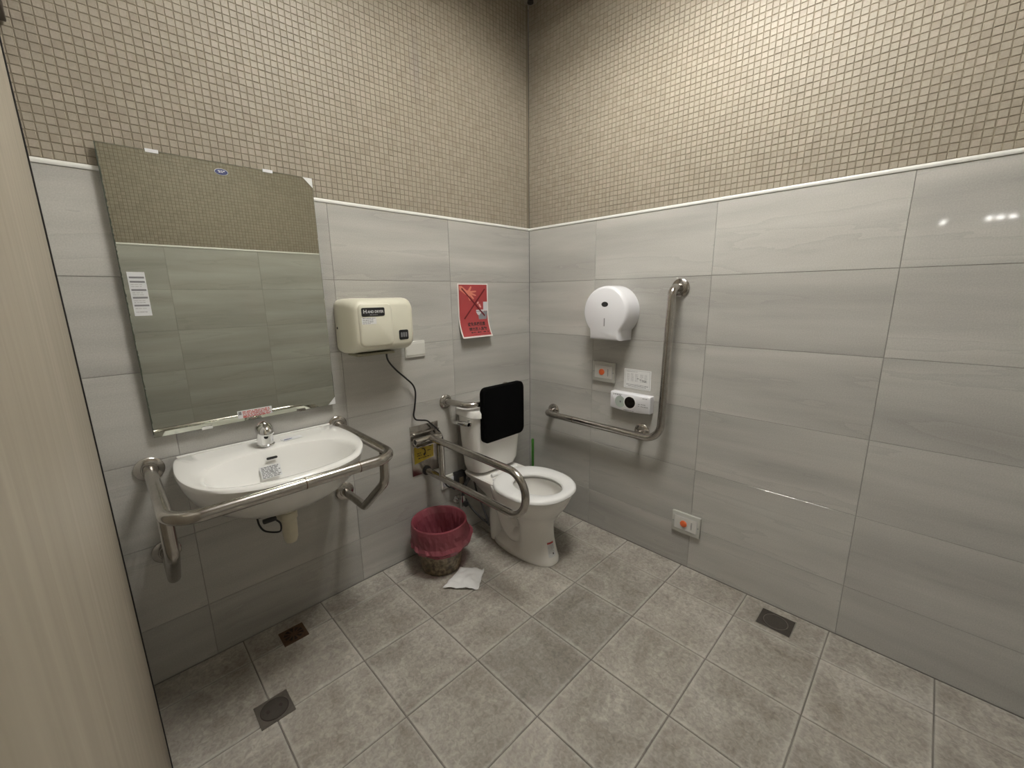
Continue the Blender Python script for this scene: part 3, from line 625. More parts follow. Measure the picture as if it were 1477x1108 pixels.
# ------------------------------------------------------------------ toilet backrest
t = thing('padded_backrest', 'black padded backrest on a steel bar above the toilet tank', 'backrest')
MB().tube(fillet([(-0.663, -0.001, 0.800), (-0.640, -0.185, 0.800), (-0.245, -0.185, 0.800), (-0.222, -0.001, 0.800)], 0.075, 12), 0.0165, 20).build('steel_bar', 'steel', t)
flange((-0.663, 0, 0.800), '-y', t, 0.037); flange((-0.222, 0, 0.800), '-y', t, 0.037)
def fnpad(u, v, d): return (-0.447+u, -0.203-d-0.03*(-v)*0.0, 0.742+v)
pm = MB(); prr = lambda s: rrect(0.298-2*s, 0.296-2*s, 0.032)
pm.loft([[fnpad(u, v, 0.0) for u, v in prr(0.004)], [fnpad(u, v, 0.004) for u, v in prr(0.0)], [fnpad(u, v, 0.026) for u, v in prr(0.0)], [fnpad(u, v, 0.032) for u, v in prr(0.004)], [fnpad(u, v, 0.034) for u, v in prr(0.012)]])
pm.build('pad', 'black_pad', t)
MB().box(-0.50, -0.39, -0.2025, -0.18, 0.775, 0.825).build('mounting_clamp', 'steel', t, bevel=0.004)
MB().box(-0.36, -0.34, -0.2025, -0.17, 0.79, 0.872).build('mounting_clamp', 'steel', t, bevel=0.004)
settle(t, (-0.39, 0, 0.76))

# ------------------------------------------------------------------ toilet
TX = -0.447
t = thing('toilet', 'white two-piece toilet with open seat in the corner', 'toilet')
NT = 56
def eggp(a, f0, f1, hw, z, e=2.2, taper=0.12, pinch=0.0, fm_=0.52):
    fc = f0+(f1-f0)*fm_; ca, sa = math.cos(a), math.sin(a)
    x = hw*math.copysign(abs(ca)**(2/e), ca); s = math.copysign(abs(sa)**(2/e), sa)
    f = fc + (s*(f1-fc) if s > 0 else s*(fc-f0))
    q = min(1, max(0, (0.22-s)/0.34)); q = q*q*(3-2*q)
    x *= (1-taper*max(0, s))*(1-pinch*q)
    return (TX+x, -f, z)
def egg(f0, f1, hw, z, e=2.2, taper=0.12, pinch=0.0):
    return [eggp(2*PI*k/NT, f0, f1, hw, z, e, taper, pinch) for k in range(NT)]
PED = [(0.165, 0.590, 0.098, 0.0, 2.6), (0.165, 0.592, 0.100, 0.006, 2.6), (0.167, 0.590, 0.098, 0.028, 2.6), (0.18, 0.583, 0.093, 0.05, 2.5, 0.12, 0.30), (0.19, 0.575, 0.090, 0.08, 2.5, 0.12, 0.42), (0.205, 0.564, 0.087, 0.13, 2.4, 0.12, 0.44), (0.215, 0.560, 0.089, 0.185, 2.3, 0.12, 0.40),
         (0.21, 0.567, 0.106, 0.225, 2.2, 0.12, 0.25), (0.20, 0.590, 0.138, 0.265, 2.2, 0.12, 0.08), (0.195, 0.620, 0.166, 0.305, 2.2), (0.19, 0.642, 0.182, 0.345, 2.2), (0.19, 0.650, 0.187, 0.370, 2.2), (0.192, 0.648, 0.185, 0.378, 2.2),
         (0.31, 0.625, 0.150, 0.379, 2.1), (0.325, 0.605, 0.122, 0.372, 2.1), (0.322, 0.61, 0.128, 0.345, 2.1), (0.33, 0.60, 0.115, 0.30, 2.1), (0.35, 0.56, 0.085, 0.235, 2.1), (0.37, 0.50, 0.05, 0.19, 2.0), (0.40, 0.46, 0.02, 0.18, 2.0)]
rings = [egg(*p) for p in PED]
MB().loft(rings).build('bowl', 'porcelain_wc', t)
MB().loft([egg(0.372, 0.498, 0.049, 0.20, 2.0), egg(0.374, 0.496, 0.047, 0.203, 2.0)]).build('water', 'seat_white', t)
# deck that carries the tank
def rr3(f0, f1, hw, r, z): return [(TX+u, -(f0+f1)/2+v, z) for u, v in rrect(2*hw, f1-f0, r, 6)]
MB().loft([rr3(0.20, 0.28, 0.07, 0.03, 0.20), rr3(0.12, 0.29, 0.085, 0.04, 0.27), rr3(0.05, 0.30, 0.115, 0.04, 0.33), rr3(0.03, 0.31, 0.142, 0.04, 0.37), rr3(0.028, 0.31, 0.145, 0.04, 0.385), rr3(0.034, 0.30, 0.139, 0.036, 0.391)]).build('deck', 'porcelain_wc', t)
# trapway bulging from each side of the pedestal
for s in (-1, 1):
    pth = smooth_path([(TX+s*0.030, -0.46, 0.17), (TX+s*0.036, -0.40, 0.115), (TX+s*0.038, -0.345, 0.09), (TX+s*0.038, -0.29, 0.13), (TX+s*0.036, -0.25, 0.20), (TX+s*0.036, -0.215, 0.22), (TX+s*0.036, -0.195, 0.16), (TX+s*0.036, -0.195, 0.06), (TX+s*0.036, -0.195, 0.005)], 7)
    MB().tube(pth, [0.04+0.006*math.sin(PI*k/(len(pth)-1)) for k in range(len(pth))], 16).build('trapway', 'porcelain_wc', t)
# tank, lid, lever
tank = [(0.035, 0.150, 0.115, 0.045, 0.394), (0.032, 0.185, 0.148, 0.06, 0.412), (0.030, 0.196, 0.158, 0.06, 0.445), (0.027, 0.203, 0.170, 0.058, 0.58), (0.024, 0.208, 0.178, 0.055, 0.728)]
MB().loft([rr3(*a) for a in tank]).build('tank', 'porcelain_wc', t)
MB().loft([rr3(0.018, 0.213, 0.183, 0.055, 0.7285), rr3(0.014, 0.219, 0.190, 0.058, 0.733), rr3(0.014, 0.219, 0.190, 0.058, 0.757), rr3(0.02, 0.213, 0.184, 0.055, 0.767), rr3(0.045, 0.19, 0.16, 0.04, 0.771)]).build('tank_lid', 'porcelain_wc', t)
lv = MB(); lv.lathe([(0.017, 0), (0.018, 0.004), (0.014, 0.009), (0.010, 0.011), (0.010, 0.024)], (TX-0.173, -0.150, 0.700), (Vector((0, 1, 0)), Vector((0, 0, 1)), Vector((-1, 0, 0))), 20)
lv.tube([(TX-0.198, -0.172, 0.701), (TX-0.200, -0.150, 0.702), (TX-0.203, -0.110, 0.699), (TX-0.207, -0.062, 0.694), (TX-0.208, -0.056, 0.694)], [0.010, 0.0145, 0.0125, 0.010, 0.006], 14)
lv.build('flush_lever', 'chrome', t)
# seat ring: rounded section between an outer and an inner egg
def seat_r(o, z): return egg(0.232+o, 0.658-o, 0.197-o, z, 2.35, 0.06)
def hole_r(o, z): return egg(0.333-o, 0.602+o, 0.109+o, z, 2.1, 0.08)
MB().loft([hole_r(0.010, 0.382), seat_r(0.012, 0.382), seat_r(0.004, 0.384), seat_r(0, 0.390), seat_r(0.001, 0.399), seat_r(0.006, 0.405), seat_r(0.016, 0.4085), hole_r(0.012, 0.4075), hole_r(0.003, 0.402), hole_r(0, 0.395), hole_r(0.010, 0.382)], False, False).build('seat', 'seat_white', t)
for s in (-1, 1):
    MB().tube([(TX+s*0.075-0.02, -0.222, 0.400), (TX+s*0.075+0.02, -0.222, 0.400)], 0.0095, 14).build('hinge', 'seat_white', t)
    MB().lathe([(0.009, 0), (0.009, 0.006), (0.005, 0.009)], (TX+s*0.105, -0.255, 0.391), n=14).build('bolt_cap', 'white_plastic', t)
def fnbase(u, v, d):                                              # front right of the pedestal: u along the surface, v up
    z = 0.088+v; a = math.radians(96)-u/0.115
    for k in range(len(PED)-1):
        if PED[k][3] <= z <= PED[k+1][3]: break
    g = (z-PED[k][3])/(PED[k+1][3]-PED[k][3])
    def at(aa): return Vector(eggp(aa, *PED[k]))*(1-g)+Vector(eggp(aa, *PED[k+1]))*g
    p = at(a); tg = (at(a+0.01)-at(a-0.01)).normalized(); n = Vector((-tg.y, tg.x, 0))
    if n.dot(p-Vector((TX, -0.38, p.z))) < 0: n = -n
    return p+n*(0.0012+d)
def gridpatch(u0, u1, v0, v1, d, n=6): return MB().add([fnbase(u0+(u1-u0)*i/n, v0+(v1-v0)*j/n, d) for j in range(n+1) for i in range(n+1)], [(j*(n+1)+i, j*(n+1)+i+1, (j+1)*(n+1)+i+1, (j+1)*(n+1)+i) for j in range(n) for i in range(n)])
lb = gridpatch(-0.026, 0.020, -0.042, 0.036, 0.0).build('product_label', 'sticker_white', t); lb['label'] = 'small printed label on the pedestal'
gridpatch(-0.025, 0.017, 0.025, 0.034, 0.0006).build('red_band', 'ink_red', lb)
print_lines('print', fnbase, 0.0007, 'ink_pale', lb, [(-0.022, 0.016, 0.018-0.0065*k) for k in range(7)], 31, 0.0034)
gridpatch(0.004, 0.011, -0.030, -0.022, 0.0008, 2).build('mark', 'ink', lb)
settle(t, (TX, -0.37, 0.0))

# toilet brush in the corner behind the toilet
t = thing('toilet_brush', 'toilet brush with green handle in the corner behind the toilet', 'brush')
bx, by = -0.055, -0.075
MB().lathe([(0.034, 0), (0.040, 0.004), (0.036, 0.07), (0.038, 0.13), (0.034, 0.13), (0.031, 0.07), (0.03, 0.008)], (bx, by, 0), n=24).build('holder', 'green_plastic', t)
MB().lathe([(0.008, 0.012), (0.028, 0.02), (0.03, 0.08), (0.014, 0.1)], (bx, by, 0), n=20).build('brush_head', 'bristle', t)
MB().lathe([(0.007, 0.095), (0.0075, 0.2), (0.0085, 0.36), (0.0085, 0.445), (0.006, 0.449)], (bx, by, 0), n=14).build('handle', 'green_plastic', t)
settle(t, (bx, by, 0))

# ------------------------------------------------------------------ bin, liner and tissue
BX, BY = -0.855, -0.170
o = MB().lathe([(0.088, 0.0), (0.098, 0.004), (0.101, 0.012), (0.125, 0.228), (0.129, 0.232), (0.126, 0.235), (0.121, 0.230), (0.097, 0.012), (0.02, 0.010)], (0, 0, 0), n=48).build('trash_bin', 'bin_speckle')
o.location = (BX, BY, 0); tag(o, 'round brown speckled trash bin on the floor beside the toilet', 'trash bin')
NL = 60; ringsL = []
def ridge(a, k, f): return 1-2*abs(noise.noise(Vector((math.cos(a)*f, math.sin(a)*f, k*0.55+f))))
prof = [(0.050, 0.05, 0.012, 0.012), (0.080, 0.07, 0.016, 0.02), (0.096, 0.11, 0.014, 0.012), (0.104, 0.15, 0.013, 0.008), (0.111, 0.19, 0.010, 0.006), (0.118, 0.225, 0.006, 0.004), (0.1285, 0.254, 0.002, 0.0015), (0.1335, 0.2595, 0.001, 0.001), (0.1375, 0.254, 0.0012, 0.001),
        (0.139, 0.236, 0.003, 0.003), (0.1395, 0.21, 0.004, 0.005), (0.1395, 0.185, 0.006, 0.007), (0.140, 0.165, 0.008, 0.008), (0.146, 0.148, 0.011, 0.010), (0.137, 0.134, 0.010, 0.012), (0.133, 0.122, 0.007, 0.014)]
for k, (r, z, ar, az) in enumerate(prof):
    ring = []
    for i in range(NL):
        a = 2*PI*i/NL
        w1 = 0.6*ridge(a, k, 2.6)+0.5*ridge(a, k*1.4, 6.0)-0.55
        inside = k <= 5
        rad = r + (-abs(ar*w1*1.6) if inside else ar*w1); flare = max(0, math.cos(a-math.radians(-25)))**6
        if k >= 10: rad += 0.022*flare*min(1, (k-9)/4); rad = max(rad, 0.1285)
        zz = z+az*(0.8*ridge(a+2, k*0.3, 2.2)-0.4)
        if k >= 11: zz += 0.034*max(0, math.cos(a-math.radians(10)))**2*min(1, (k-10)/3)
        ring.append((rad*math.cos(a), rad*math.sin(a), zz))
    ringsL.append(ring)
o = MB().loft(ringsL, True, False).build('bin_liner', 'pink_plastic'); o.location = (BX, BY, 0)
for p in o.data.polygons: p.use_smooth = False
tag(o, 'pink plastic bag lining the bin and folded over its rim', 'plastic bag')
NG = 22; m = MB(); c0 = [Vector(p) for p in ((-0.961, -0.328, 0), (-0.848, -0.457, 0), (-0.738, -0.369, 0), (-0.815, -0.277, 0))]
vv = []
for i in range(NG+1):
    for j in range(NG+1):
        u, v = i/NG, j/NG
        p = c0[0]*(1-u)*(1-v)+c0[1]*u*(1-v)+c0[2]*u*v+c0[3]*(1-u)*v
        nz_ = noise.noise(p*16)+0.5*noise.noise(p*38+Vector((3, 1, 0)))
        edge = 0.004*noise.noise(p*30+Vector((9, 2, 5)))
        lift = 0.008+0.009*nz_+0.006*(0.5-abs(noise.noise(p*22+Vector((7, 3, 1))))*2) + 0.012*max(0, v-0.72)/0.28*(0.6+noise.noise(p*25+Vector((5, 5, 5))))
        vv.append((p.x+edge, p.y-edge, max(0.0008, lift)))
m.add(vv, [(i*(NG+1)+j, (i+1)*(NG+1)+j, (i+1)*(NG+1)+j+1, i*(NG+1)+j+1) for i in range(NG) for j in range(NG)])
o = m.build('tissue', 'paper_white'); md = o.modifiers.new('thickness', 'SOLIDIFY'); md.thickness = 0.0006; md.offset = 1
tag(o, 'crumpled white tissue lying on the floor beside the bin', 'tissue')

# ------------------------------------------------------------------ hand dryer with cord
t = thing('hand_dryer', 'cream wall-mounted hand dryer beside the mirror', 'hand dryer')
def dr(x0, x1, z0, z1, r, y): return [((x0+x1)/2+u, y, (z0+z1)/2+v) for u, v in rrect(x1-x0, z1-z0, r, 7)]
MB().loft([dr(-1.205, -0.900, 1.118, 1.343, 0.03, -0.001), dr(-1.206, -0.899, 1.116, 1.345, 0.03, -0.03), dr(-1.204, -0.903, 1.119, 1.347, 0.035, -0.085), dr(-1.199, -0.914, 1.128, 1.345, 0.04, -0.13), dr(-1.192, -0.926, 1.138, 1.338, 0.04, -0.155), dr(-1.184, -0.936, 1.146, 1.328, 0.035, -0.166), dr(-1.172, -0.948, 1.158, 1.316, 0.03, -0.170)]).build('housing', 'cream_plastic', t)
fd = fnA(-1.105, 1.238, -0.168)
MB().loft([[fd(u, v, 0.0) for u, v in rrect(0.146, 0.176, 0.022, 6)], [fd(u, v, 0.006) for u, v in rrect(0.142, 0.172, 0.022, 6)], [fd(u, v, 0.0095) for u, v in rrect(0.132, 0.162, 0.018, 6)]]).build('front_cover', 'cream_plastic', t)
MB().box(-1.175, -1.005, -0.125, -0.03, 1.108, 1.1185).build('air_outlet', 'cream_dark', t, bevel=0.003)
MB().lathe([(0.005, 0), (0.005, 0.0015), (0.003, 0.002)], (-1.2055, -0.022, 1.225), '-x', 14).build('side_screw', 'black_plastic', t)
fp = fnA(-1.118, 1.292, -0.1775)
np_ = MB().slab(rrect(0.100, 0.034, 0.006), fp, 0.0, 0.0016).build('name_plate', 'black_plastic', t, smooth=False); np_['label'] = 'black name plate with white lettering'
lettering('lettering', 'H', 0.018, fnA(-1.1535, 1.2945, -0.1775), 0.0022, 'sticker_white', np_, 0.0004, 0.0135, 0.0145)
lettering('lettering', 'AND DRYER', 0.013, fnA(-1.1085, 1.2930, -0.1775), 0.0022, 'sticker_white', np_, 0.0003, 0.070, 0.0105)
print_lines('print', fp, 0.0022, 'ink_pale', np_, [(-0.016, 0.018, -0.0115)], 2, 0.0018)
lb = decal('rating_label', [(u, v) for u, v in rrect(0.062, 0.027, 0.001)], fnA(-1.138, 1.257, -0.1775), 0.0002, 'paper_white', t); lb['label'] = 'small white rating label with grey print'
print_lines('print', fnA(-1.138, 1.257, -0.1775), 0.0012, 'ink_grey', lb, [(-0.027, 0.027, 0.010), (-0.027, 0.02, 0.003), (-0.027, 0.018, -0.004), (-0.027, 0.006, -0.0105)], 6, 0.0026)
fq = fnA(-0.982, 1.190, -0.1705)
bp_ = MB().slab(rrect(0.044, 0.042, 0.007), fq, -0.002, 0.0016).build('sensor_plate', 'black_plastic', t, smooth=False)
for k in range(3): decal('bar_mark', rrect(0.008, 0.020, 0.0015), fnA(-0.982-0.011+0.011*k, 1.190, -0.1705), 0.0018, 'ink_grey', bp_)
cord = smooth_path([(-1.005, -0.05, 1.120), (-1.004, -0.045, 1.085), (-0.992, -0.042, 1.055), (-0.955, -0.035, 1.012), (-0.905, -0.03, 0.965), (-0.868, -0.028, 0.925), (-0.856, -0.026, 0.88), (-0.866, -0.026, 0.81), (-0.874, -0.026, 0.772), (-0.862, -0.024, 0.748), (-0.835, -0.024, 0.738), (-0.800, -0.026, 0.728), (-0.775, -0.026, 0.705), (-0.745, -0.03, 0.672), (-0.712, -0.026, 0.62), (-0.706, -0.024, 0.52), (-0.705, -0.022, 0.42), (-0.712, -0.028, 0.36), (-0.69, -0.04, 0.325), (-0.655, -0.042, 0.322)], 6)
cd = MB().tube(cord, 0.0042, 10).build('power_cord', 'black_plastic', t)
MB().box(-0.672, -0.630, -0.056, -0.0165, 0.306, 0.338).build('plug', 'black_plastic', cd, bevel=0.005)
settle(t, (-1.05, 0, 1.118))

o = thing('wall_socket', 'white wall socket behind the bin beside the toilet', 'socket')
MB().slab(rrect(0.118, 0.072, 0.004), fnA(-0.662, 0.345), 0.0, 0.010).build('cover_plate', 'ivory_plate', o, bevel=0.002)
MB().slab(rrect(0.046, 0.040, 0.003), fnA(-0.662+0.03, 0.345), 0.010, 0.0135).build('socket_face', 'white_plastic', o, smooth=False)
MB().slab(rrect(0.046, 0.040, 0.003), fnA(-0.662-0.028, 0.345), 0.010, 0.0135).build('socket_face', 'white_plastic', o, smooth=False)
settle(o, (-0.662, 0, 0.309))
o = thing('blank_plate', 'ivory blank switch plate beside the hand dryer', 'wall plate')
fb = fnA(-0.8305, 1.098)
MB().slab(rrect(0.110, 0.078, 0.003), fb, 0.0, 0.010).build('plate', 'ivory_plate', o, bevel=0.002)
MB().slab(rrect(0.102, 0.056, 0.002), fb, 0.010, 0.0125).build('centre_panel', 'ivory_plate', o, smooth=False, bevel=0.001)
settle(o, (-0.8305, 0, 1.06))

# valve, hose and black box behind the toilet
t = thing('angle_valve', 'chrome water valve with black hoses behind the bin', 'valve')
vx = -0.612
MB().lathe([(0.026, 0), (0.024, 0.004), (0.011, 0.006), (0.011, 0.05)], (vx, 0, 0.21), '-y', 20).build('stem', 'chrome', t)
MB().lathe([(0.012, -0.022), (0.015, -0.018), (0.015, 0.02), (0.011, 0.03), (0.011, 0.045)], (vx, -0.055, 0.21), n=18).build('valve_body', 'chrome', t)
MB().lathe([(0.013, 0), (0.016, 0.004), (0.016, 0.018), (0.010, 0.022)], (vx, -0.066, 0.21), '-y', 16).build('valve_knob', 'black_plastic', t)
MB().tube(smooth_path([(vx, -0.055, 0.253), (vx+0.004, -0.058, 0.29), (vx+0.02, -0.07, 0.335), (vx+0.05, -0.08, 0.375), (vx+0.07, -0.085, 0.393)], 6), 0.0085, 12).build('supply_hose', 'hose', t)
MB().tube(smooth_path([(vx+0.012, -0.06, 0.232), (vx+0.03, -0.085, 0.18), (vx+0.04, -0.14, 0.145), (vx+0.035, -0.22, 0.135), (vx+0.030, -0.235, 0.14), (vx+0.04, -0.18, 0.21), (vx+0.045, -0.12, 0.29), (vx+0.05, -0.095, 0.35)], 6), 0.0055, 10).build('loop_hose', 'hose', t)
settle(t, (vx, 0, 0.19))
t = thing('flush_box', 'small black flush control box on the wall under the tank', 'control box')
MB().box(-0.640, -0.570, -0.040, -0.001, 0.300, 0.385).build('case', 'black_plastic', t, bevel=0.006)
MB().box(-0.625, -0.595, -0.045, -0.0405, 0.318, 0.36).build('label_plate', 'copper_dark', t, bevel=0.002)
settle(t, (-0.605, 0, 0.30))

# ------------------------------------------------------------------ poster
t = thing('poster', 'red warning poster with crossed-out hand over a toilet, bottom edge curling', 'poster')
PX0, PZ1, PW, PH = -0.5535, 1.4145, 0.2105, 0.293
def fpost(u, v, d):                                               # u, v in 0..1, v downwards
    c = max(0.0, v-0.55)/0.45
    out = 0.0015+0.036*c**2.0; slope = 0.036*2*c/0.45/PH
    nlen = math.hypot(1, slope)
    return (PX0+u*PW, -(out+d/nlen), PZ1-v*PH+0.006*c*c - d*slope/nlen*0.0)
def pgrid(u0, u1, v0, v1, d, nv=28, nu=2):
    m = MB(); m.add([fpost(u0+(u1-u0)*i/nu, v0+(v1-v0)*j/nv, d) for j in range(nv+1) for i in range(nu+1)], [(j*(nu+1)+i, j*(nu+1)+i+1, (j+1)*(nu+1)+i+1, (j+1)*(nu+1)+i) for j in range(nv) for i in range(nu)]); return m
o = pgrid(0, 1, 0, 1, 0).build('sheet', 'poster_border', t)
o = pgrid(0.035, 0.965, 0.022, 0.972, 0.0006).build('red_field', 'poster_red', t)
def pz(x, y): return ((x-205)/455, (y-140)/850)                    # sheet coordinates
def pdec(name, pts, d, mat): return MB().add([fpost(*pz(*p), d) for p in pts], [tuple(range(len(pts)))]).build(name, mat, t, smooth=False)
def capsule(a, b, w0, w1, n=8):
    a, b = Vector((*a, 0)), Vector((*b, 0)); d = (b-a).normalized(); an = math.atan2(d.y, d.x); out = []
    for k in range(n+1): q = an-PI/2+PI*k/n; out.append((b.x+w1*math.cos(q), b.y+w1*math.sin(q)))
    for k in range(n+1): q = an+PI/2+PI*k/n; out.append((a.x+w0*math.cos(q), a.y+w0*math.sin(q)))
    return out
hm = MB()
for k, (pts) in enumerate(([(228, 182), (262, 178), (345, 255), (365, 300), (330, 320), (232, 240)], [(355+42*math.cos(2*PI*q/18), 285+42*math.sin(2*PI*q/18)) for q in range(18)], capsule((365, 262), (396, 196), 18, 12), capsule((380, 272), (465, 262), 16, 11), capsule((385, 290), (462, 322), 16, 11), capsule((378, 305), (428, 370), 16, 11), capsule((350, 310), (380, 392), 18, 11))):
    hm.add([fpost(*pz(*p), 0.0012+0.00012*k) for p in pts], [tuple(range(len(pts)))])
hm.build('hand_print', 'poster_skin', t, smooth=False)
pdec('tank_print', [(580, 425), (650, 425), (650, 570), (580, 570)], 0.0012, 'poster_white')
pdec('pedestal_print', [(500, 640), (560, 575), (645, 575), (625, 700), (505, 700)], 0.0012, 'poster_grey')
pdec('bowl_print', [(468, 548), (585, 548), (585, 572), (570, 585), (560, 622), (520, 642), (488, 622), (468, 585)], 0.0014, 'poster_white')
pdec('rim_print', [(468, 568), (575, 568), (575, 578), (468, 578)], 0.0016, 'poster_grey')
pdec('litter_print', [(488, 425), (515, 420), (505, 458), (482, 450)], 0.0012, 'poster_pink'); pdec('litter_print', [(505, 465), (528, 455), (550, 505), (540, 520), (520, 500)], 0.0012, 'poster_pink')
pdec('cross_stroke', [(253, 222), (268, 208), (612, 645), (598, 662)], 0.0019, 'poster_dark_red'); pdec('cross_stroke', [(600, 218), (616, 232), (294, 688), (278, 676)], 0.0021, 'poster_dark_red')
def ptext(body, cx, cy, w, h, thick):
    return lettering('lettering', body, 0.1, lambda u, v, d: fpost((cx-205)/455+u, (cy-140)/850-v, d), 0.0012, 'ink', t, thick, w/455, h/850)
ptext('避免馬桶阻塞', 458, 772, 268, 64, 0.0022); ptext('請勿丟入異物', 466, 852, 268, 60, 0.0022)
print_lines('print', lambda u, v, d: fpost((480-205)/455+u, (908-140)/850-v, d), 0.0012, 'ink', t, [(-0.29, -0.14, 0.0), (-0.08, 0.07, 0.0), (0.12, 0.22, 0.0), (0.265, 0.32, 0.0)], 12, 0.022)
print_lines('print', lambda u, v, d: fpost((480-205)/455+u, (942-140)/850-v, d), 0.0012, 'poster_dark_red', t, [(-0.33, 0.36, 0.0)], 13, 0.007)
settle(t, (-0.448, 0, 1.12))

# ------------------------------------------------------------------ right wall fixtures
t = thing('toilet_paper_dispenser', 'round white toilet paper dispenser on the wall', 'dispenser')
TY, TZ, TR = -0.618, 1.262, 0.1275
def tpo(s):
    r = TR-s; pts = []; fw, fz = 0.088-s, -0.140+s*0.7
    a0 = math.radians(-90+44)
    for k in range(49):
        a = a0+(2*PI-math.radians(88))*k/48; pts.append((r*math.cos(a), r*math.sin(a)))
    xl = pts[-1]; xr = pts[0]
    return pts+[(-fw, -0.112+s*0.2), (-fw, fz), (fw, fz), (fw, -0.112+s*0.2)]
ft = fnB(TY, TZ)
MB().loft([[ft(u, v, d) for u, v in tpo(s)] for s, d in ((0.0, 0.0), (0.0, 0.095), (0.002, 0.108), (0.007, 0.116), (0.014, 0.120))]).build('housing', 'white_plastic', t)
MB().slab(ellipse(0.019, 0.0125, 28, 0.003, 0.038), ft, 0.118, 0.1208).build('lock_window', 'black_plastic', t, smooth=False)
MB().slab(rrect(0.005, 0.040, 0.002), fnB(TY-0.003, TZ-0.050), 0.118, 0.1206).build('level_slot', 'ink_grey', t, smooth=False)
settle(t, (0, TY, 1.12))

def call_button(cy, cz, lab):
    t = thing('call_button', lab, 'button', 'emergency call buttons')
    f = fnB(cy, cz)
    MB().slab(rrect(0.139, 0.108, 0.004), f, 0.0, 0.014).build('clear_case', 'clear_case', t, bevel=0.003)
    MB().slab(rrect(0.106, 0.066, 0.002), f, 0.0142, 0.0165).build('face_plate', 'case_inner', t, smooth=False)
    b = MB(); b.lathe([(0.0165, 0.0), (0.0165, 0.004), (0.013, 0.006)], (-0.0165, cy+0.008, cz), '-x', 24); b.build('push_button', 'orange_button', t)
    MB().slab(rrect(0.112, 0.072, 0.003), f, 0.0141, 0.0148).build('seam', 'ink_pale', t, smooth=False)
    print_lines('print', lambda u, v, d: f(0.030+v*0.0+u, v, d), 0.0172, 'ink_grey', t, [(-0.003, 0.003, 0.016-0.0065*k) for k in range(6)], 3, 0.004)
    for s in (-1, 1): MB().lathe([(0.003, 0), (0.003, 0.001)], (-0.0145, cy+s*0.061, cz), '-x', 10).build('screw', 'ink_grey', t)
    settle(t, (0, cy, cz-0.054))
call_button(-0.557, 0.937, 'clear-cased orange emergency call button below the paper dispenser'); call_button(-1.057, 0.235, 'clear-cased orange emergency call button low on the wall near the floor')

t = thing('instruction_sign', 'small white instruction card with line drawings inside the grab bar', 'sign')
f = fnB(-0.752, 0.920)
MB().slab(rrect(0.150, 0.101, 0.002), f, 0.0, 0.0016).build('card', 'paper_white', t, smooth=False)
m = MB()
for a, b, c, d in ((-0.069, 0.069, 0.0445, 0.0455), (-0.069, 0.069, -0.0455, -0.0445), (-0.069, -0.068, -0.0455, 0.0455), (0.068, 0.069, -0.0455, 0.0455)): m.add([f(a, c, 0.002), f(b, c, 0.002), f(b, d, 0.002), f(a, d, 0.002)], [(0, 1, 2, 3)])
m.build('border_line', 'ink_grey', t, smooth=False)
print_lines('print', f, 0.002, 'ink_grey', t, [(-0.062, 0.0, 0.038), (-0.06, 0.062, -0.029), (-0.06, 0.062, -0.034), (-0.05, 0.05, -0.039)], 3, 0.0022)
print_lines('drawing', f, 0.002, 'ink_pale', t, [(u, u+0.016, v) for u in (-0.058, -0.036, -0.012, 0.016, 0.040) for v in (0.026, 0.020, 0.014, 0.008, 0.002, -0.004, -0.010)], 21, 0.0026)
print_lines('drawing', f, 0.0022, 'ink', t, [(0.0, 0.012, 0.004), (0.012, 0.026, 0.0), (0.03, 0.05, -0.008), (0.028, 0.05, -0.003)], 22, 0.0026)
settle(t, (0, -0.752, 0.87))

t = thing('flush_sensor', 'white flush sensor box with black round lens below the instruction card', 'sensor')
SY, SZ2 = -0.735, 0.801
f = fnB(SY, SZ2)
def sen(s): 
    w, h = 0.113-s, 0.046-s
    return [(-w, -h+0.005), (-w*0.55, -h-0.0005), (0, -h-0.003), (w*0.55, -h-0.0005), (w, -h+0.005), (w, h-0.003), (w-0.003, h), (-w+0.003, h), (-w, h-0.003)]
MB().loft([[f(u, v, d) for u, v in sen(s)] for s, d in ((0, 0), (0, 0.034), (0.0015, 0.039), (0.004, 0.041))]).build('case', 'white_plastic', t)
MB().slab(ellipse(0.029, 0.031, 32, -0.053, -0.001), f, 0.040, 0.0422).build('hand_symbol_disc', 'sage', t, smooth=False)
MB().slab(ellipse(0.0055, 0.0055, 16, -0.050, -0.001), f, 0.0422, 0.0428).build('disc_mark', 'ink_grey', t, smooth=False)
MB().slab(ellipse(0.035, 0.036, 36, 0.004, 0.003), f, 0.040, 0.0424).build('lens_ring', 'seat_white', t, smooth=False)
MB().lathe([(0.030, 0.0), (0.030, 0.001), (0.02, 0.0022)], f(0.004, 0.003, 0.0424), '-x', 32).build('lens', 'lens_black', t)
print_lines('print', f, 0.0414, 'ink_grey', t, [(-0.096, -0.04, 0.037), (-0.096, -0.045, 0.032), (0.072, 0.098, 0.034), (0.05, 0.06, 0.002), (0.066, 0.09, 0.003), (0.05, 0.058, -0.008), (0.066, 0.104, -0.008), (-0.03, 0.03, -0.041)], 14, 0.0032)
settle(t, (0, SY, 0.753))

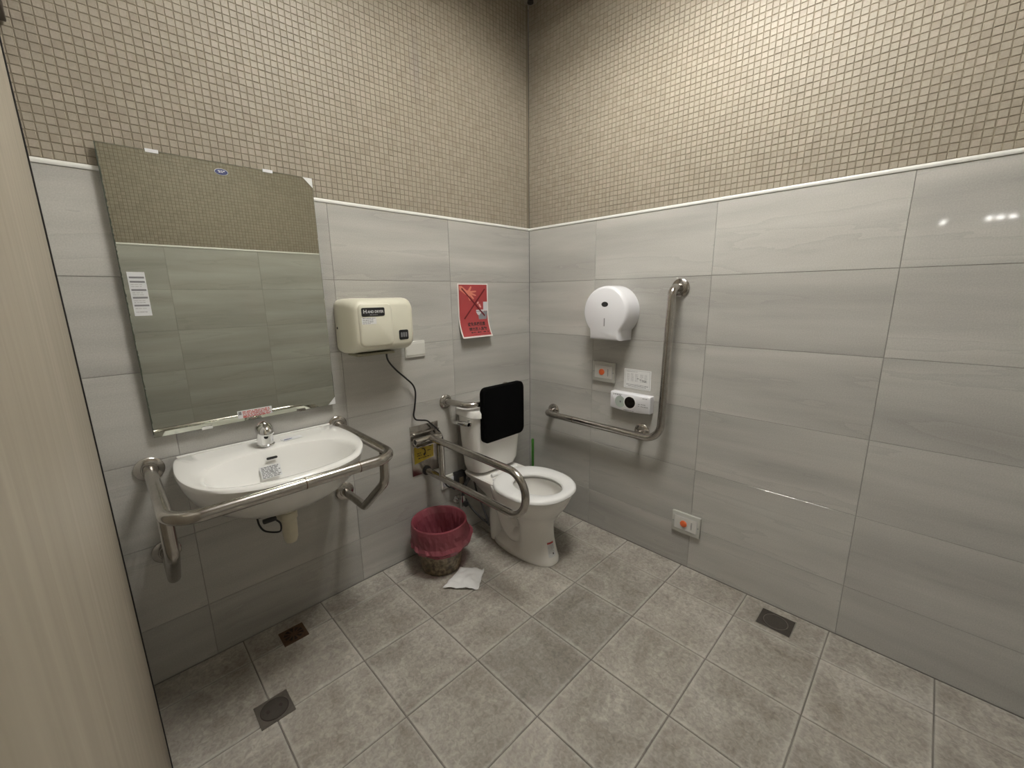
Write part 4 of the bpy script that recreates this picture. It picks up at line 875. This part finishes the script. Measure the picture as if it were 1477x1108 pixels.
# ------------------------------------------------------------------ floor drains
def ring2(f, r0, r1, d0, d1, n=40):
    m = MB()
    R = [[f(r*math.cos(2*PI*k/n), r*math.sin(2*PI*k/n), d) for k in range(n)] for r, d in ((r0, d0), (r0, d1), (r1, d1), (r1, d0))]
    return m.loft(R+[R[0]], False, False)
t = thing('floor_drain', 'rusty brown square floor drain with slotted round grate', 'floor drain')
f = fnF(-1.547, -0.113, 0.0)
MB().slab(rrect(0.092, 0.088, 0.001, 2), f, -0.0015, 0.0022).build('plate', 'dark_rust', t, smooth=False)
MB().slab(ellipse(0.038, 0.037, 40), f, 0.0022, 0.0024).build('grate', 'rust_deep', t, smooth=False)
ring2(f, 0.036, 0.040, 0.0022, 0.0042).build('grate_ring', 'dark_rust', t)
for k in range(10):
    a = 2*PI*k/10; m = MB(); c, s = math.cos(a), math.sin(a)
    m.slab([(c*r-s*w, s*r+c*w) for r, w in ((0.008, -0.0025), (0.036, -0.0035), (0.036, 0.0035), (0.008, 0.0025))], f, 0.0024, 0.004); m.build('grate_spoke', 'dark_rust', t, smooth=False)
MB().slab(ellipse(0.009, 0.009, 20), f, 0.0024, 0.0046).build('grate_hub', 'dark_rust', t, smooth=False)
settle(t, (-1.547, -0.113, 0))
t = thing('floor_drain', 'square floor cleanout cover with two finger holes near the door leaf', 'floor drain')
f = fnF(-1.699, -0.4065, 0.0)
MB().slab(rrect(0.102, 0.102, 0.001, 2), f, -0.0015, 0.0022).build('plate', 'drain_metal', t, smooth=False)
ring2(f, 0.040, 0.0425, 0.0022, 0.0028).build('seam_ring', 'rust_deep', t)
MB().slab(ellipse(0.040, 0.040, 40), f, 0.0022, 0.0036).build('cover_disc', 'drain_dark', t, smooth=False)
for s in (-1, 1): MB().slab(ellipse(0.0055, 0.0075, 16, s*0.019, 0), f, 0.0036, 0.0040).build('finger_hole', 'rust_deep', t, smooth=False)
settle(t, (-1.699, -0.4065, 0))
t = thing('floor_drain', 'dark square floor drain with bright rim beside the tiled wall', 'floor drain')
f = fnF(-0.101, -1.491, 0.0)
MB().slab(rrect(0.112, 0.126, 0.001, 2), f, -0.0015, 0.0018).build('frame', 'drain_rim', t, smooth=False)
MB().slab(rrect(0.106, 0.120, 0.001, 2), f, 0.0018, 0.0024).build('plate', 'drain_dark', t, smooth=False)
ring2(f, 0.042, 0.0445, 0.0024, 0.0036).build('seam_ring', 'drain_metal', t)
MB().slab(ellipse(0.042, 0.042, 40), f, 0.0024, 0.003).build('cover_disc', 'drain_dark', t, smooth=False)
settle(t, (-0.101, -1.491, 0))
